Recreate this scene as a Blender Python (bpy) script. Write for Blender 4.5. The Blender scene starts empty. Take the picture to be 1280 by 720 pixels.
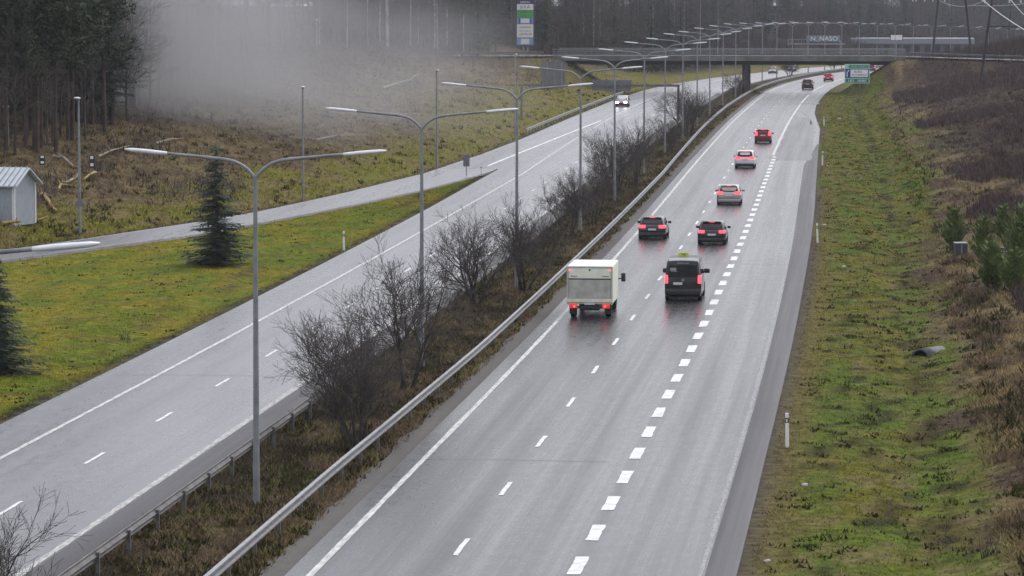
import bpy, bmesh, math, random
import numpy as np
from mathutils import Vector, Matrix

random.seed(7)
RNG = np.random.default_rng(11)
scene = bpy.context.scene
COL = scene.collection
PI = math.pi

# ----------------------------------------------------------------- camera model
F_PX, CAM_H, VX, VY = 4350.0, 16.0, 1100.0, -8.0      # measured on a 1280 px wide frame
def camera_axes():
    p = math.atan((360 - VY) / F_PX)
    up = np.array([0, math.cos(p), -math.sin(p)])
    d = np.array([VX - 640, 360 - VY, F_PX]); d /= np.linalg.norm(d)
    x = np.cross(d, up)
    if x[0] < 0: x = -x
    return np.array([x, d, up])
AX = camera_axes()
def ray(px, py):
    return AX @ np.array([px - 640.0, 360.0 - py, F_PX])

# ----------------------------------------------------------------- layout of the roads
_kY = np.array([0, 150, 209, 254, 300, 334, 400, 432, 500, 560]) * 1.044
_kX = np.array([0, 0, -.4, -.9, -1.5, -1.9, -2.5, -2.7, -2.75, -2.75]) * 1.03
_tY = np.arange(-200, 2201, 1.0)
_tC = np.interp(_tY, _kY, _kX)
_tC = np.where(_tY > 520, -2.79 + (_tY - 520) ** 2 / 6700.0, _tC)
_k = np.ones(51) / 51
_tC = np.convolve(np.pad(_tC, 25, mode='edge'), _k, 'valid')
def cx(Y): return np.interp(Y, _tY, _tC)
def rz(Y):
    t = np.clip(np.asarray(Y, float) - 560, 0, 700)
    return -(t * t / (t + 40.0) * .0055 + t * t * 9e-6)
def lut(pairs):
    ys = [a for a, b in pairs]; xs = [b for a, b in pairs]
    return lambda Y: np.interp(Y, ys, xs)
o_Redge = lut([(0, -3.8), (250, -3.85), (340, -4.05), (415, -4.4), (470, -5.8), (500, -6.15), (560, -6.1), (900, -6.0)])
o_E = lut([(0, -4.75), (120, -4.8), (200, -5.0), (290, -5.3), (400, -5.5)])
o_Louter = lut([(0, -32.45), (200, -32.5), (256, -32.6), (320, -33.0)])
o_Lline = lut([(0, -30.1), (310, -30.05), (385, -31.1), (478, -31.9), (620, -31.9), (760, -30.3)])
o_RampL = lut([(100, -82), (213, -53.9), (241, -46.8), (252, -44.7), (275, -41.9), (308, -38.9), (345, -37.6), (380, -37.0), (520, -36.9), (620, -36.4), (760, -33.0), (1300, -33.0)])
o_RampR = lut([(100, -78), (204, -52.1), (227, -44.9), (240, -42.4), (260, -39.0), (282, -35.9), (307, -33.6), (315, -33.2)])
def x_left_outer(Y):                      # outermost asphalt on the left (the ramp)
    return o_RampL(Y) + cx(Y)
def sstep(a, b, x):
    t = np.clip((x - a) / (b - a), 0, 1); return t * t * (3 - 2 * t)
# value noise
def _hash(ix, iy, s):
    h = (ix.astype(np.int64) * 374761393 + iy.astype(np.int64) * 668265263 + s * 1442695041) & 0xffffffff
    h = ((h ^ (h >> 13)) * 1274126177) & 0xffffffff
    return ((h ^ (h >> 16)) & 0xffff) / 65535.0
def vnoise(x, y, s=0):
    x = np.asarray(x, float); y = np.asarray(y, float)
    ix = np.floor(x); iy = np.floor(y); fx = x - ix; fy = y - iy
    fx = fx * fx * (3 - 2 * fx); fy = fy * fy * (3 - 2 * fy)
    a = _hash(ix, iy, s); b = _hash(ix + 1, iy, s); c = _hash(ix, iy + 1, s); d = _hash(ix + 1, iy + 1, s)
    return (a * (1 - fx) + b * fx) * (1 - fy) + (c * (1 - fx) + d * fx) * fy
def fbm(x, y, s=0, o=4):
    v = 0; a = .5; t = 0
    for i in range(o):
        v = v + a * vnoise(x * 2 ** i, y * 2 ** i, s + i * 17); t += a; a *= .55
    return v / t

BRY = 566.0                                # the overpass crosses here, square to the motorway
def deck_z(X):
    X = np.asarray(X, float)
    return 5.95 - np.clip(X - 2, 0, 400) * .028 - np.clip(-55 - X, 0, 400) * .004
ABL, ABR = -50.5, 1.2                      # faces of the two abutments
def ground_z(X, Y):
    X = np.asarray(X, float); Y = np.asarray(Y, float)
    base = rz(Y); c = cx(Y)
    xr = o_Redge(Y) + c; xl = x_left_outer(Y)
    n = (fbm(X * .35, Y * .2, 3) - .5)
    dr = X - xr
    ditch = -.40 * np.exp(-((dr - 5.6) / 1.7) ** 2)
    right = ditch - .04 + .9 * (1 - np.exp(-np.clip(dr - 7, 0, 99) / 8)) + np.clip(dr - 7, 0, 30) * .13 * sstep(150, 420, Y) + np.clip(dr - 7, 0, 40) * .03
    right = right - base * sstep(12, 45, dr) * .8 + n * .5 * sstep(1.0, 4.0, dr)
    dl = xl - X
    hill = .2 * np.clip(dl - 1.8, 0, None)
    hill = np.where(hill > 7, 7 + 3.2 * (1 - np.exp(-(hill - 7) / 3.2)), hill)
    hill = hill - .25 * np.exp(-((dl - 1.8) / 1.0) ** 2) - base * sstep(6, 40, dl) * .85 + n * 1.1 * sstep(1.5, 6, dl)
    z = np.where(dr > 0, right, np.where(dl > 0, hill, -.14))
    # median
    lr = c - 22.9; rl = c - 16.4
    m = np.minimum(X - lr, rl - X)
    med = -.14 + (.1 + n * .35) * sstep(.0, 1.2, m)
    z = np.where(m > 0, med, z)
    # gore between ramp and carriageway
    g = np.minimum(X - (o_RampR(Y) + c), (o_Louter(Y) + c) - X)
    gg = np.where(Y < 316, g, -1)
    gz = -.14 + sstep(0, .6, gg) * .08 + n * .3 * sstep(.8, 4, gg) - .25 * np.exp(-((gg - 2.2) / 1.2) ** 2) * (gg > 0)
    z = np.where(gg > 0, gz, z)
    z = z + base
    # embankments of the overpass road
    dy = np.abs(Y - BRY)
    endx = np.maximum(np.clip(ABR + 1.5 - X, 0, None) * (X > -20), np.clip(X - (ABL - 1.0), 0, None) * (X < -20))
    emb = deck_z(X) - .35 - .48 * np.clip(dy - 6.3, 0, None) - .62 * endx
    emb = np.where((X > -20) | (X < ABL + 12), emb, -50)
    offroad = (dr > .3) | (dl > .3)
    z = np.where(offroad, np.maximum(z, emb), z)
    return z
def gz1(x, y): return float(ground_z(np.array([x]), np.array([y]))[0])
def hit(px, py, zoff=0.0):
    """where the sight line through a measured point of the photograph meets the ground"""
    d = ray(px, py); d = d / d[1]
    Y = np.arange(60, 1500, .25)
    zz = CAM_H + d[2] * Y
    g = ground_z(d[0] * Y, Y) + zoff
    i = int(np.argmax(zz <= g))
    if not (zz <= g).any(): i = len(Y) - 1
    return Vector((d[0] * Y[i], Y[i], g[i] - zoff))
def at_depth(px, py, Y):
    d = ray(px, py); d = d / d[1]
    return Vector((d[0] * Y, Y, CAM_H + d[2] * Y))

# ----------------------------------------------------------------- materials
def nt(m): return m.node_tree.nodes, m.node_tree.links
MATS = {}
def mat(name, color, rough=.6, metal=0.0, var=.15, scale=4.0, spec=.5, emit=None, estr=0.0, coat=0.0, dirt=None, stretch=None):
    if name in MATS: return MATS[name]
    m = bpy.data.materials.new(name); m.use_nodes = True
    N, L = nt(m); b = N['Principled BSDF']
    b.inputs['Roughness'].default_value = rough; b.inputs['Metallic'].default_value = metal
    b.inputs['Specular IOR Level'].default_value = spec; b.inputs['Coat Weight'].default_value = coat
    tc = N.new('ShaderNodeTexCoord'); mp = N.new('ShaderNodeMapping'); L.new(tc.outputs['Object'], mp.inputs[0])
    if stretch: mp.inputs['Scale'].default_value = stretch
    no = N.new('ShaderNodeTexNoise'); no.inputs['Scale'].default_value = scale; no.inputs['Detail'].default_value = 5
    L.new(mp.outputs[0], no.inputs['Vector'])
    r = N.new('ShaderNodeValToRGB'); L.new(no.outputs['Fac'], r.inputs[0])
    c2 = dirt if dirt else tuple(max(0, v * (1 - 2 * var)) for v in color)
    c1 = tuple(v * (1 + var) for v in color)
    r.color_ramp.elements[0].position = .3; r.color_ramp.elements[1].position = .7
    r.color_ramp.elements[0].color = (*c2, 1); r.color_ramp.elements[1].color = (*c1, 1)
    L.new(r.outputs[0], b.inputs['Base Color'])
    if emit:
        b.inputs['Emission Color'].default_value = (*emit, 1); b.inputs['Emission Strength'].default_value = estr
    MATS[name] = m
    return m
def mat_attr(name, rough=.9, var=.35, scale=3.0, spec=.25, bump=0.0, fine=0.0):
    m = bpy.data.materials.new(name); m.use_nodes = True
    N, L = nt(m); b = N['Principled BSDF']
    b.inputs['Roughness'].default_value = rough; b.inputs['Specular IOR Level'].default_value = spec
    at = N.new('ShaderNodeAttribute'); at.attribute_name = 'Col'
    tc = N.new('ShaderNodeTexCoord')
    no = N.new('ShaderNodeTexNoise'); no.inputs['Scale'].default_value = scale; no.inputs['Detail'].default_value = 6
    L.new(tc.outputs['Object'], no.inputs['Vector'])
    mr = N.new('ShaderNodeMapRange'); mr.inputs[1].default_value = .3; mr.inputs[2].default_value = .7
    mr.inputs[3].default_value = 1 - var; mr.inputs[4].default_value = 1 + var
    L.new(no.outputs['Fac'], mr.inputs[0])
    mx = N.new('ShaderNodeMix'); mx.data_type = 'RGBA'; mx.blend_type = 'MULTIPLY'; mx.inputs[0].default_value = 1
    L.new(at.outputs['Color'], mx.inputs[6]); L.new(mr.outputs[0], mx.inputs[7])
    L.new(mx.outputs[2], b.inputs['Base Color'])
    if bump:
        bp = N.new('ShaderNodeBump'); bp.inputs['Strength'].default_value = bump; bp.inputs['Distance'].default_value = .15
        L.new(no.outputs['Fac'], bp.inputs['Height']); L.new(bp.outputs[0], b.inputs['Normal'])
    return m
def mat_asphalt(name, base, r0, r1, spec=.5, streak=.25):
    """wet, worn asphalt: UV.x is metres across, UV.y metres along"""
    m = bpy.data.materials.new(name); m.use_nodes = True
    N, L = nt(m); b = N['Principled BSDF']; b.inputs['Specular IOR Level'].default_value = spec
    uv = N.new('ShaderNodeUVMap'); uv.uv_map = 'UVMap'
    def noise(sx, sy, detail=5, rough=.6):
        mp = N.new('ShaderNodeMapping'); mp.inputs['Scale'].default_value = (sx, sy, 1); L.new(uv.outputs[0], mp.inputs[0])
        n = N.new('ShaderNodeTexNoise'); n.inputs['Scale'].default_value = 1; n.inputs['Detail'].default_value = detail
        n.inputs['Roughness'].default_value = rough
        L.new(mp.outputs[0], n.inputs['Vector']); return n.outputs['Fac']
    st = noise(1.5, .012, 6, .7); pa = noise(.25, .035, 4); fi = noise(2.2, 1.0, 5, .7); gr = noise(14, 5, 3, .8)
    def rng(v, a, c, lo=.3, hi=.7):
        q = N.new('ShaderNodeMapRange'); q.inputs[1].default_value = lo; q.inputs[2].default_value = hi
        q.inputs[3].default_value = a; q.inputs[4].default_value = c; L.new(v, q.inputs[0]); return q.outputs[0]
    def mul(a, c):
        q = N.new('ShaderNodeMath'); q.operation = 'MULTIPLY'; L.new(a, q.inputs[0]); L.new(c, q.inputs[1]); return q.outputs[0]
    def add(a, c):
        q = N.new('ShaderNodeMath'); q.operation = 'ADD'; L.new(a, q.inputs[0]); L.new(c, q.inputs[1]); return q.outputs[0]
    k = mul(mul(rng(st, 1 - streak, 1 + streak), rng(pa, .85, 1.15)), mul(rng(fi, .8, 1.2), rng(gr, .75, 1.25)))
    cc = N.new('ShaderNodeMix'); cc.data_type = 'RGBA'; cc.blend_type = 'MULTIPLY'; cc.inputs[0].default_value = 1
    cc.inputs[6].default_value = (*base, 1); L.new(k, cc.inputs[7]); L.new(cc.outputs[2], b.inputs['Base Color'])
    ro = add(rng(st, r0, r1), rng(fi, -.05, .05)); L.new(ro, b.inputs['Roughness'])
    trk = noise(.55, .004, 3, .5)
    # wheel paths: two polished bands per lane, wandering a little
    sx = N.new('ShaderNodeSeparateXYZ'); L.new(uv.outputs[0], sx.inputs[0])
    wob = N.new('ShaderNodeMath'); wob.operation = 'MULTIPLY_ADD'; L.new(noise(.3, .01, 2), wob.inputs[0]); wob.inputs[1].default_value = 1.1; L.new(sx.outputs[0], wob.inputs[2])
    ph = N.new('ShaderNodeMath'); ph.operation = 'MULTIPLY_ADD'; L.new(wob.outputs[0], ph.inputs[0]); ph.inputs[1].default_value = 2 * PI / 1.8; ph.inputs[2].default_value = .9
    sn = N.new('ShaderNodeMath'); sn.operation = 'SINE'; L.new(ph.outputs[0], sn.inputs[0])
    whl = rng(sn.outputs[0], .80, 1.16, -1, 1)
    q = N.new('ShaderNodeMath'); q.operation = 'MULTIPLY'; q.inputs[1].default_value = spec
    L.new(mul(mul(mul(rng(st, 1.35, .65), whl), rng(trk, .78, 1.22, .35, .65)), mul(rng(pa, .88, 1.12), rng(fi, .88, 1.12))), q.inputs[0]); L.new(q.outputs[0], b.inputs['Specular IOR Level'])
    bp = N.new('ShaderNodeBump'); bp.inputs['Strength'].default_value = .05; bp.inputs['Distance'].default_value = .02
    L.new(gr, bp.inputs['Height']); L.new(bp.outputs[0], b.inputs['Normal'])
    return m

M_ground = mat_attr('ground_cover', .95, .45, 2.2, .03, .6)
M_blade = mat_attr('grass_blades', .85, .2, 1.0, .06)
def _translucent(m, f):
    N, L = nt(m); b = N['Principled BSDF']; t = N.new('ShaderNodeBsdfTranslucent'); x = N.new('ShaderNodeMixShader'); x.inputs[0].default_value = f
    src = b.inputs['Base Color'].links[0].from_socket; L.new(src, t.inputs['Color'])
    L.new(b.outputs[0], x.inputs[1]); L.new(t.outputs[0], x.inputs[2]); L.new(x.outputs[0], N['Material Output'].inputs['Surface'])
_translucent(M_blade, .45)
M_road = mat_asphalt('wet_asphalt', (.040, .039, .042), .22, .36, .47, .28)
M_road2 = mat_asphalt('worn_wet_asphalt', (.11, .108, .115), .23, .37, .57, .22)
M_ramp = mat_asphalt('wet_ramp_asphalt', (.15, .147, .155), .25, .38, .66, .18)
M_shoulder = mat_asphalt('shoulder_asphalt', (.050, .048, .050), .5, .65, .3, .12)
M_gravel = mat_asphalt('gravel', (.085, .078, .07), .8, .95, .2, .1)
M_patch = mat_asphalt('patched_asphalt', (.075, .073, .077), .32, .48, .32, .28)
M_tar = mat('tar', (.012, .012, .013), .35, var=.2)
M_paint = mat('road_paint', (.72, .72, .70), .5, var=.08, scale=2.5, dirt=(.45, .45, .44))
M_worn = mat('worn_road_paint', (.46, .455, .42), .55, var=.1, scale=5, dirt=(.17, .17, .165), stretch=(2, .35, 1))
M_faint = mat('faint_road_paint', (.27, .27, .265), .5, var=.1, scale=6, dirt=(.07, .07, .07), stretch=(2, .5, 1))
M_line = mat('edge_line_paint', (.56, .555, .51), .5, var=.1, scale=4, dirt=(.27, .27, .26), stretch=(2, .3, 1))
M_galv = mat('galvanised_steel', (.24, .245, .25), .6, .25, .12, 3)
M_rail2 = mat('dirty_rail_steel', (.13, .125, .12), .65, .2, .25, 1.5)
M_pole = mat('lamp_pole_steel', (.24, .25, .26), .55, .25, .15, 2)
M_head = mat('lamp_head_paint', (.72, .74, .76), .4, .1, .08, 3)
M_post = mat('rail_post_steel', (.15, .145, .14), .6, .4, .2, 4)
M_conc = mat('concrete', (.15, .147, .144), .85, 0, .15, .6, dirt=(.09, .088, .085))
M_conc_shade = mat('shaded_concrete', (.034, .031, .030), .85, 0, .2, .5)  # same concrete, shade under the deck put into its near-black colour
M_white = mat('white_plastic', (.8, .8, .78), .4, 0, .05)
M_black = mat('black_plastic', (.02, .02, .022), .45, 0, .1)
M_rubber = mat('tyre_rubber', (.018, .018, .018), .8, 0, .2)
M_rim = mat('alloy', (.35, .35, .36), .35, .7, .1)
M_glass = mat('dark_glass', (.008, .009, .011), .08, 0, .05, spec=.4)
M_tail = mat('tail_lamp', (.5, .01, .015), .3, 0, .02, emit=(1, .07, .10), estr=1.8)
M_tail_dim = mat('tail_lamp_off', (.35, .012, .015), .25, 0, .1, emit=(1, .05, .05), estr=.35)
M_tail_soft = mat('marker_lamp_red', (.5, .1, .08), .3, 0, .02, emit=(1, .18, .14), estr=.9)
M_headl = mat('headlamp', (.9, .9, .9), .2, 0, .01, emit=(1, .93, .97), estr=9.0)
M_plate = mat('number_plate', (.62, .63, .64), .4, 0, .03)
M_bark = mat('dark_bark', (.045, .036, .03), .9, 0, .3, 3)
M_twig = mat('bare_twigs', (.070, .058, .050), .9, 0, .25, 3)
M_twig2 = mat('grey_twigs', (.085, .075, .068), .9, 0, .25, 1.5)
M_pinebark = mat('pine_bark', (.075, .05, .038), .9, 0, .3, 1.5)
M_birchbark = mat('birch_bark', (.42, .40, .38), .8, 0, .2, 1.5, dirt=(.12, .11, .10))
M_needle = mat('spruce_needles', (.050, .078, .052), .75, 0, .35, 1.2, spec=.3)
M_needle2 = mat('pine_needles', (.040, .060, .030), .75, 0, .35, .9, spec=.3)
M_needle3 = mat('young_pine_needles', (.135, .190, .050), .75, 0, .3, 2.0, spec=.3)
M_wood = mat('tarred_wood', (.03, .026, .024), .8, 0, .2, 2)

# ----------------------------------------------------------------- mesh helpers
def tag(o, label=None, cat=None, group=None, kind=None):
    if label: o['label'] = label
    if cat: o['category'] = cat
    if group: o['group'] = group
    if kind: o['kind'] = kind
    return o
def empty(name, loc, rz_=0.0):
    o = bpy.data.objects.new(name, None); COL.objects.link(o)
    o.location = loc; o.rotation_euler = (0, 0, rz_); o.empty_display_size = .2
    return o
def link(name, me, parent=None, m=None):
    o = bpy.data.objects.new(name, me); COL.objects.link(o)
    if m is not None: me.materials.append(m)
    if parent is not None: o.parent = parent
    return o
class MB:
    def __init__(s): s.v = []; s.f = []
    def add(s, vs, fs):
        k = len(s.v); s.v.extend([tuple(map(float, p)) for p in vs]); s.f.extend([tuple(i + k for i in f) for f in fs]); return s
    def box(s, x0, x1, y0, y1, z0, z1, b=0.0):
        if b <= 0:
            v = [(x, y, z) for z in (z0, z1) for y in (y0, y1) for x in (x0, x1)]
            return s.add(v, [(0, 2, 3, 1), (4, 5, 7, 6), (0, 1, 5, 4), (2, 6, 7, 3), (0, 4, 6, 2), (1, 3, 7, 5)])
        bm = bmesh.new(); bmesh.ops.create_cube(bm, size=1)
        for q in bm.verts:
            q.co = Vector(((x0 + x1) / 2 + q.co.x * (x1 - x0), (y0 + y1) / 2 + q.co.y * (y1 - y0), (z0 + z1) / 2 + q.co.z * (z1 - z0)))
        bmesh.ops.bevel(bm, geom=list(bm.edges), offset=b, segments=2, affect='EDGES', profile=.5)
        bm.verts.index_update()
        s.add([q.co for q in bm.verts], [[q.index for q in f.verts] for f in bm.faces]); bm.free(); return s
    def tube(s, pts, rad, n=8, caps=True):
        pts = [Vector(p) for p in pts]
        if not hasattr(rad, '__len__'): rad = [rad] * len(pts)
        rings = []; k = len(s.v); up = None
        for i, p in enumerate(pts):
            d = (pts[min(i + 1, len(pts) - 1)] - pts[max(i - 1, 0)])
            if d.length < 1e-9: d = Vector((0, 0, 1))
            d.normalize()
            if up is None: up = d.orthogonal().normalized()
            a = (up - d * up.dot(d));
            if a.length < 1e-6: a = d.orthogonal()
            a.normalize(); up = a; b = d.cross(a)
            for j in range(n):
                t = 2 * PI * j / n
                s.v.append(tuple(p + (a * math.cos(t) + b * math.sin(t)) * rad[i]))
        for i in range(len(pts) - 1):
            for j in range(n):
                s.f.append((k + i * n + j, k + i * n + (j + 1) % n, k + (i + 1) * n + (j + 1) % n, k + (i + 1) * n + j))
        if caps:
            for i0, rev in ((0, True), (len(pts) - 1, False)):
                q = len(s.v); s.v.extend(s.v[k + i0 * n:k + i0 * n + n]); c_ = tuple(range(q, q + n)); s.f.append(c_[::-1] if rev else c_)
        return s
    def loft(s, rings, caps=True):
        k = len(s.v); n = len(rings[0])
        for r in rings: s.v.extend([tuple(map(float, p)) for p in r])
        for i in range(len(rings) - 1):
            for j in range(n):
                s.f.append((k + i * n + j, k + i * n + (j + 1) % n, k + (i + 1) * n + (j + 1) % n, k + (i + 1) * n + j))
        if caps:
            s.f.append(tuple(k + j for j in range(n))[::-1]); s.f.append(tuple(k + (len(rings) - 1) * n + j for j in range(n)))
        return s
    def build(s, name, m, parent=None, smooth=False, uv=None):
        me = bpy.data.meshes.new(name); me.from_pydata(s.v, [], s.f); me.update()
        if smooth:
            me.polygons.foreach_set('use_smooth', [True] * len(me.polygons))
        return link(name, me, parent, m)
def fix_normals(o):
    bm = bmesh.new(); bm.from_mesh(o.data); bmesh.ops.recalc_face_normals(bm, faces=bm.faces[:]); bm.to_mesh(o.data); bm.free(); return o
def smooth_angle(o, deg=35):
    me = o.data
    me.polygons.foreach_set('use_smooth', [True] * len(me.polygons))
    bm = bmesh.new(); bm.from_mesh(me)
    for e in bm.edges:
        if len(e.link_faces) == 2 and e.calc_face_angle(0) > math.radians(deg): e.smooth = False
    bm.to_mesh(me); bm.free(); return o
def copy_tree(o, parent=None):
    c = o.copy(); COL.objects.link(c)
    if parent is not None: c.parent = parent
    for ch in list(o.children): copy_tree(ch, c)
    return c
def np_mesh(name, V, F, m, colors=None, parent=None):
    """V (n,3) float, F (k,3) or (k,4) int"""
    me = bpy.data.meshes.new(name); n = F.shape[1]
    me.vertices.add(len(V)); me.vertices.foreach_set('co', V.astype(np.float32).ravel())
    me.loops.add(F.size); me.loops.foreach_set('vertex_index', F.astype(np.int32).ravel())
    me.polygons.add(len(F)); me.polygons.foreach_set('loop_start', np.arange(0, F.size, n, dtype=np.int32))
    me.polygons.foreach_set('loop_total', np.full(len(F), n, dtype=np.int32))
    me.update(calc_edges=True)
    if colors is not None:
        at = me.color_attributes.new('Col', 'FLOAT_COLOR', 'POINT')
        c4 = np.ones((len(V), 4), np.float32); c4[:, :3] = colors; at.data.foreach_set('color', c4.ravel())
    return link(name, me, parent, m)
def text_mesh(name, body, size, m, parent, M, align='CENTER', sx=1.0, thick=.01):
    cu = bpy.data.curves.new('tmp_text', 'FONT'); cu.body = body; cu.size = size; cu.align_x = align; cu.align_y = 'CENTER'; cu.extrude = thick
    to = bpy.data.objects.new('tmp_text', cu); COL.objects.link(to)
    dg = bpy.context.evaluated_depsgraph_get()
    me = bpy.data.meshes.new_from_object(to.evaluated_get(dg)); bpy.data.objects.remove(to); bpy.data.curves.remove(cu)
    me.transform(Matrix.Diagonal((sx, 1, 1, 1))); me.transform(M)
    o = link(name, me, parent, None); o.data.materials.clear(); o.data.materials.append(m); return o
FACE = Matrix.Rotation(PI / 2, 4, 'X')          # text lying in XY -> upright, read from -Y

# ----------------------------------------------------------------- ground
def ground_color(X, Y, seed=0):
    """albedo of what grows there (regions are real: verge, ditch, hillside, wood floor)"""
    X = np.asarray(X, float); Y = np.asarray(Y, float)
    c = cx(Y); xr = o_Redge(Y) + c; xl = x_left_outer(Y); dr = X - xr; dl = xl - X
    def C(r, g, b): return np.array([r, g, b])[None, :]
    n1 = fbm(X * .16, Y * .06, 5)[:, None]; n2 = fbm(X * .6, Y * .22, 9)[:, None]; n3 = fbm(X * 2.2, Y * .8, 13, 3)[:, None]
    def mix(a, b, t): return a * (1 - t) + b * t
    green = C(.078, .110, .016); olive = C(.110, .106, .019); tan = C(.128, .098, .048); brown = C(.050, .036, .024); dark = C(.024, .019, .013); heath = C(.038, .027, .025)
    # right bank
    g = mix(green, olive, sstep(.35, .62, n2)); g = mix(g, tan, .75 * sstep(.56, .72, n3)); g = mix(g * .9, dark, .8 * sstep(.57, .70, 1 - n3))
    wild = mix(tan * 1.05, brown * 1.35, sstep(.35, .6, n2)); wild = mix(wild, dark, .6 * sstep(.56, .7, n3))
    hh = mix(heath, brown, sstep(.4, .65, n2))
    d = dr[:, None]; y = Y[:, None]
    edge = mix(C(.07, .06, .045), C(.105, .088, .03), sstep(.25, .8, d))
    R = mix(edge, g, sstep(.8, 2.0, d))
    wob = (n1 - .5) * 9 + (n2 - .5) * 4
    R = mix(R, wild, sstep(-1, 1, d + wob * .6 - 7.0 - 1.6 * sstep(150, 300, y)))
    R = mix(R, g, .8 * sstep(.48, .62, n1) * sstep(200, 260, y))
    R = mix(R, hh, sstep(-1.5, 1.5, d + wob * 1.3 - 13.5) * sstep(230, 330, y))
    R = mix(R, dark, .75 * np.exp(-((d - 5.7) / .5) ** 2) * sstep(.45, .6, n2))
    # left hill
    lt = mix(tan * 1.0, brown * 1.25, .65 * sstep(.35, .65, n2)); lt = mix(lt, dark, .6 * sstep(.56, .72, n3))
    e = dl[:, None]
    lg = mix(olive, tan, .7 * sstep(.45, .6, n2))
    lt = mix(lg, lt, sstep(-2, 4, e - 8 + (n1 - .5) * 10 - 6 * sstep(330, 460, y)))
    lt = mix(lt, C(.055, .043, .034), sstep(24, 36, e + wob)) 
    L = mix(C(.04, .034, .026), lt, sstep(.2, 1.0, e))
    # gore
    go = mix(C(.090, .114, .012), C(.148, .132, .015), sstep(.4, .6, n2)); go = mix(go, C(.075, .058, .022), .55 * sstep(.56, .7, n3))
    ge = ((o_Louter(Y) + c) - X)[:, None]
    go = mix(C(.036, .028, .020), go, sstep(.25, 1.3, ge + (n3 - .5) * 1.0))
    go = mix(go, C(.05, .04, .022), .7 * np.exp(-((ge - 3.2 - (n1 - .5) * 2) / .45) ** 2) * sstep(.5, .6, n2))
    # median
    mt = np.minimum(X - (c - 22.9), (c - 16.4) - X)[:, None]
    md = mix(C(.042, .033, .023), C(.080, .060, .036), sstep(.4, .62, n2)); md = mix(md, C(.072, .068, .026), .65 * sstep(.55, .7, n3))
    rr = ((c - 16.4) - X)[:, None]
    md = mix(md, mix(C(.095, .080, .032), C(.075, .056, .034), sstep(.4, .6, n2)), .9 * sstep(1.6, .8, rr + (n3 - .5) * .8))
    md = mix(C(.06, .055, .05), md, sstep(.05, .5, rr))
    fr = sstep(620, 700, y) * sstep(3, 9, np.where(d > 0, d, e)); flo = mix(C(.024, .020, .016), C(.015, .013, .010), sstep(.4, .6, n2)); R = mix(R, flo, fr); L = mix(L, flo, fr)
    out = np.where(d > 0, R, np.where(e > 0, L, C(.05, .045, .04)))
    out = np.where(mt > 0, md, out)
    isg = ((X > o_RampR(Y) + c) & (X < o_Louter(Y) + c) & (Y < 316))[:, None]
    out = np.where(isg, go, out)
    return out * (0.88 + .24 * n3)

ys = np.concatenate([np.arange(-40, 80, 12.0), np.arange(80, 260, 1.0), np.arange(260, 420, 1.6), np.arange(420, 640, 2.2), np.arange(640, 1300, 7.0), np.array([1320, 1400, 1500, 1700, 2000])])
xs = np.concatenate([np.array([-1500, -900, -600, -420, -320, -260, -220, -190]), np.arange(-170, -90, 3.0), np.arange(-90, -14, .8), np.arange(-14, 22, .6), np.arange(22, 70, 2.5), np.array([75, 85, 100, 130, 170, 230, 320, 420, 600, 900, 1500.])])
GX, GY = np.meshgrid(xs, ys); gx, gy = GX.ravel(), GY.ravel()
V = np.stack([gx, gy, ground_z(gx, gy)], 1)
nx, ny = len(xs), len(ys)
I = np.arange(nx * ny).reshape(ny, nx)
Fq = np.stack([I[:-1, :-1].ravel(), I[:-1, 1:].ravel(), I[1:, 1:].ravel(), I[1:, :-1].ravel()], 1)
g = np_mesh('ground', V, Fq, M_ground, ground_color(gx, gy)); tag(g, kind='structure')
g.data.polygons.foreach_set('use_smooth', [True] * len(g.data.polygons))

# ----------------------------------------------------------------- roads
def strip(name, fl, fr, y0, y1, m, z=0.0, step=4.0, skirt=.3, curved=True, nsub=1):
    Y = np.arange(y0, y1 + .01, step)
    if Y[-1] < y1 - .05: Y = np.append(Y, y1)
    c = cx(Y) if curved else 0
    a = fl(Y) + c; b = fr(Y) + c; zz = rz(Y) + z
    cols = [a + (b - a) * i / nsub for i in range(nsub + 1)]
    verts = []; uvs = []
    n = len(Y)
    if skirt: cols = [cols[0] - .06] + cols + [cols[-1] + .06]
    nc = len(cols)
    for i in range(n):
        for j, q in enumerate(cols):
            dz = -skirt if skirt and j in (0, nc - 1) else 0
            verts.append((q[i], Y[i], zz[i] + dz)); uvs.append((q[i] - (c[i] if curved else 0), Y[i]))
    faces = []
    for i in range(n - 1):
        for j in range(nc - 1):
            k = i * nc + j; faces.append((k, k + 1, k + nc + 1, k + nc))
    me = bpy.data.meshes.new(name); me.from_pydata(verts, [], faces); me.update()
    ul = me.uv_layers.new(name='UVMap')
    for l in me.loops: ul.data[l.index].uv = uvs[l.vertex_index]
    o = link(name, me, None, m); tag(o, kind='structure'); return o
K = lambda v: (lambda Y: np.full_like(np.asarray(Y, float), v))
Y0, Y1 = 40, 1290
strip('road', K(-16.2), o_Redge, Y0, Y1, M_road, 0, nsub=3)
ramp_merge = lambda Y: np.where(Y < 316, o_Louter(Y), o_RampL(Y))
strip('road', o_Louter, K(-22.75), Y0, 316, M_road2, 0, nsub=3)
strip('road', o_RampL, K(-22.75), 316, Y1, M_road2, 0, nsub=3)
strip('ramp_road', o_RampL, o_RampR, 110, 316, M_ramp, 0.003, step=2.0, nsub=2)
strip('shoulder', lambda Y: np.maximum(o_E(Y) + .12, np.interp(Y, [318, 372], [-5.42, -4.35])), lambda Y: o_Redge(Y) + .02, Y0, 372, M_shoulder, .004, skirt=.2)
strip('shoulder', K(-23.35), K(-22.4), Y0, 560, M_shoulder, .004, skirt=.2)
strip('gravel_shoulder', lambda Y: -17.0 + .15 * np.sin(Y * .7), K(-16.12), Y0, 700, M_gravel, -.03, skirt=.2, step=2)
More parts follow.
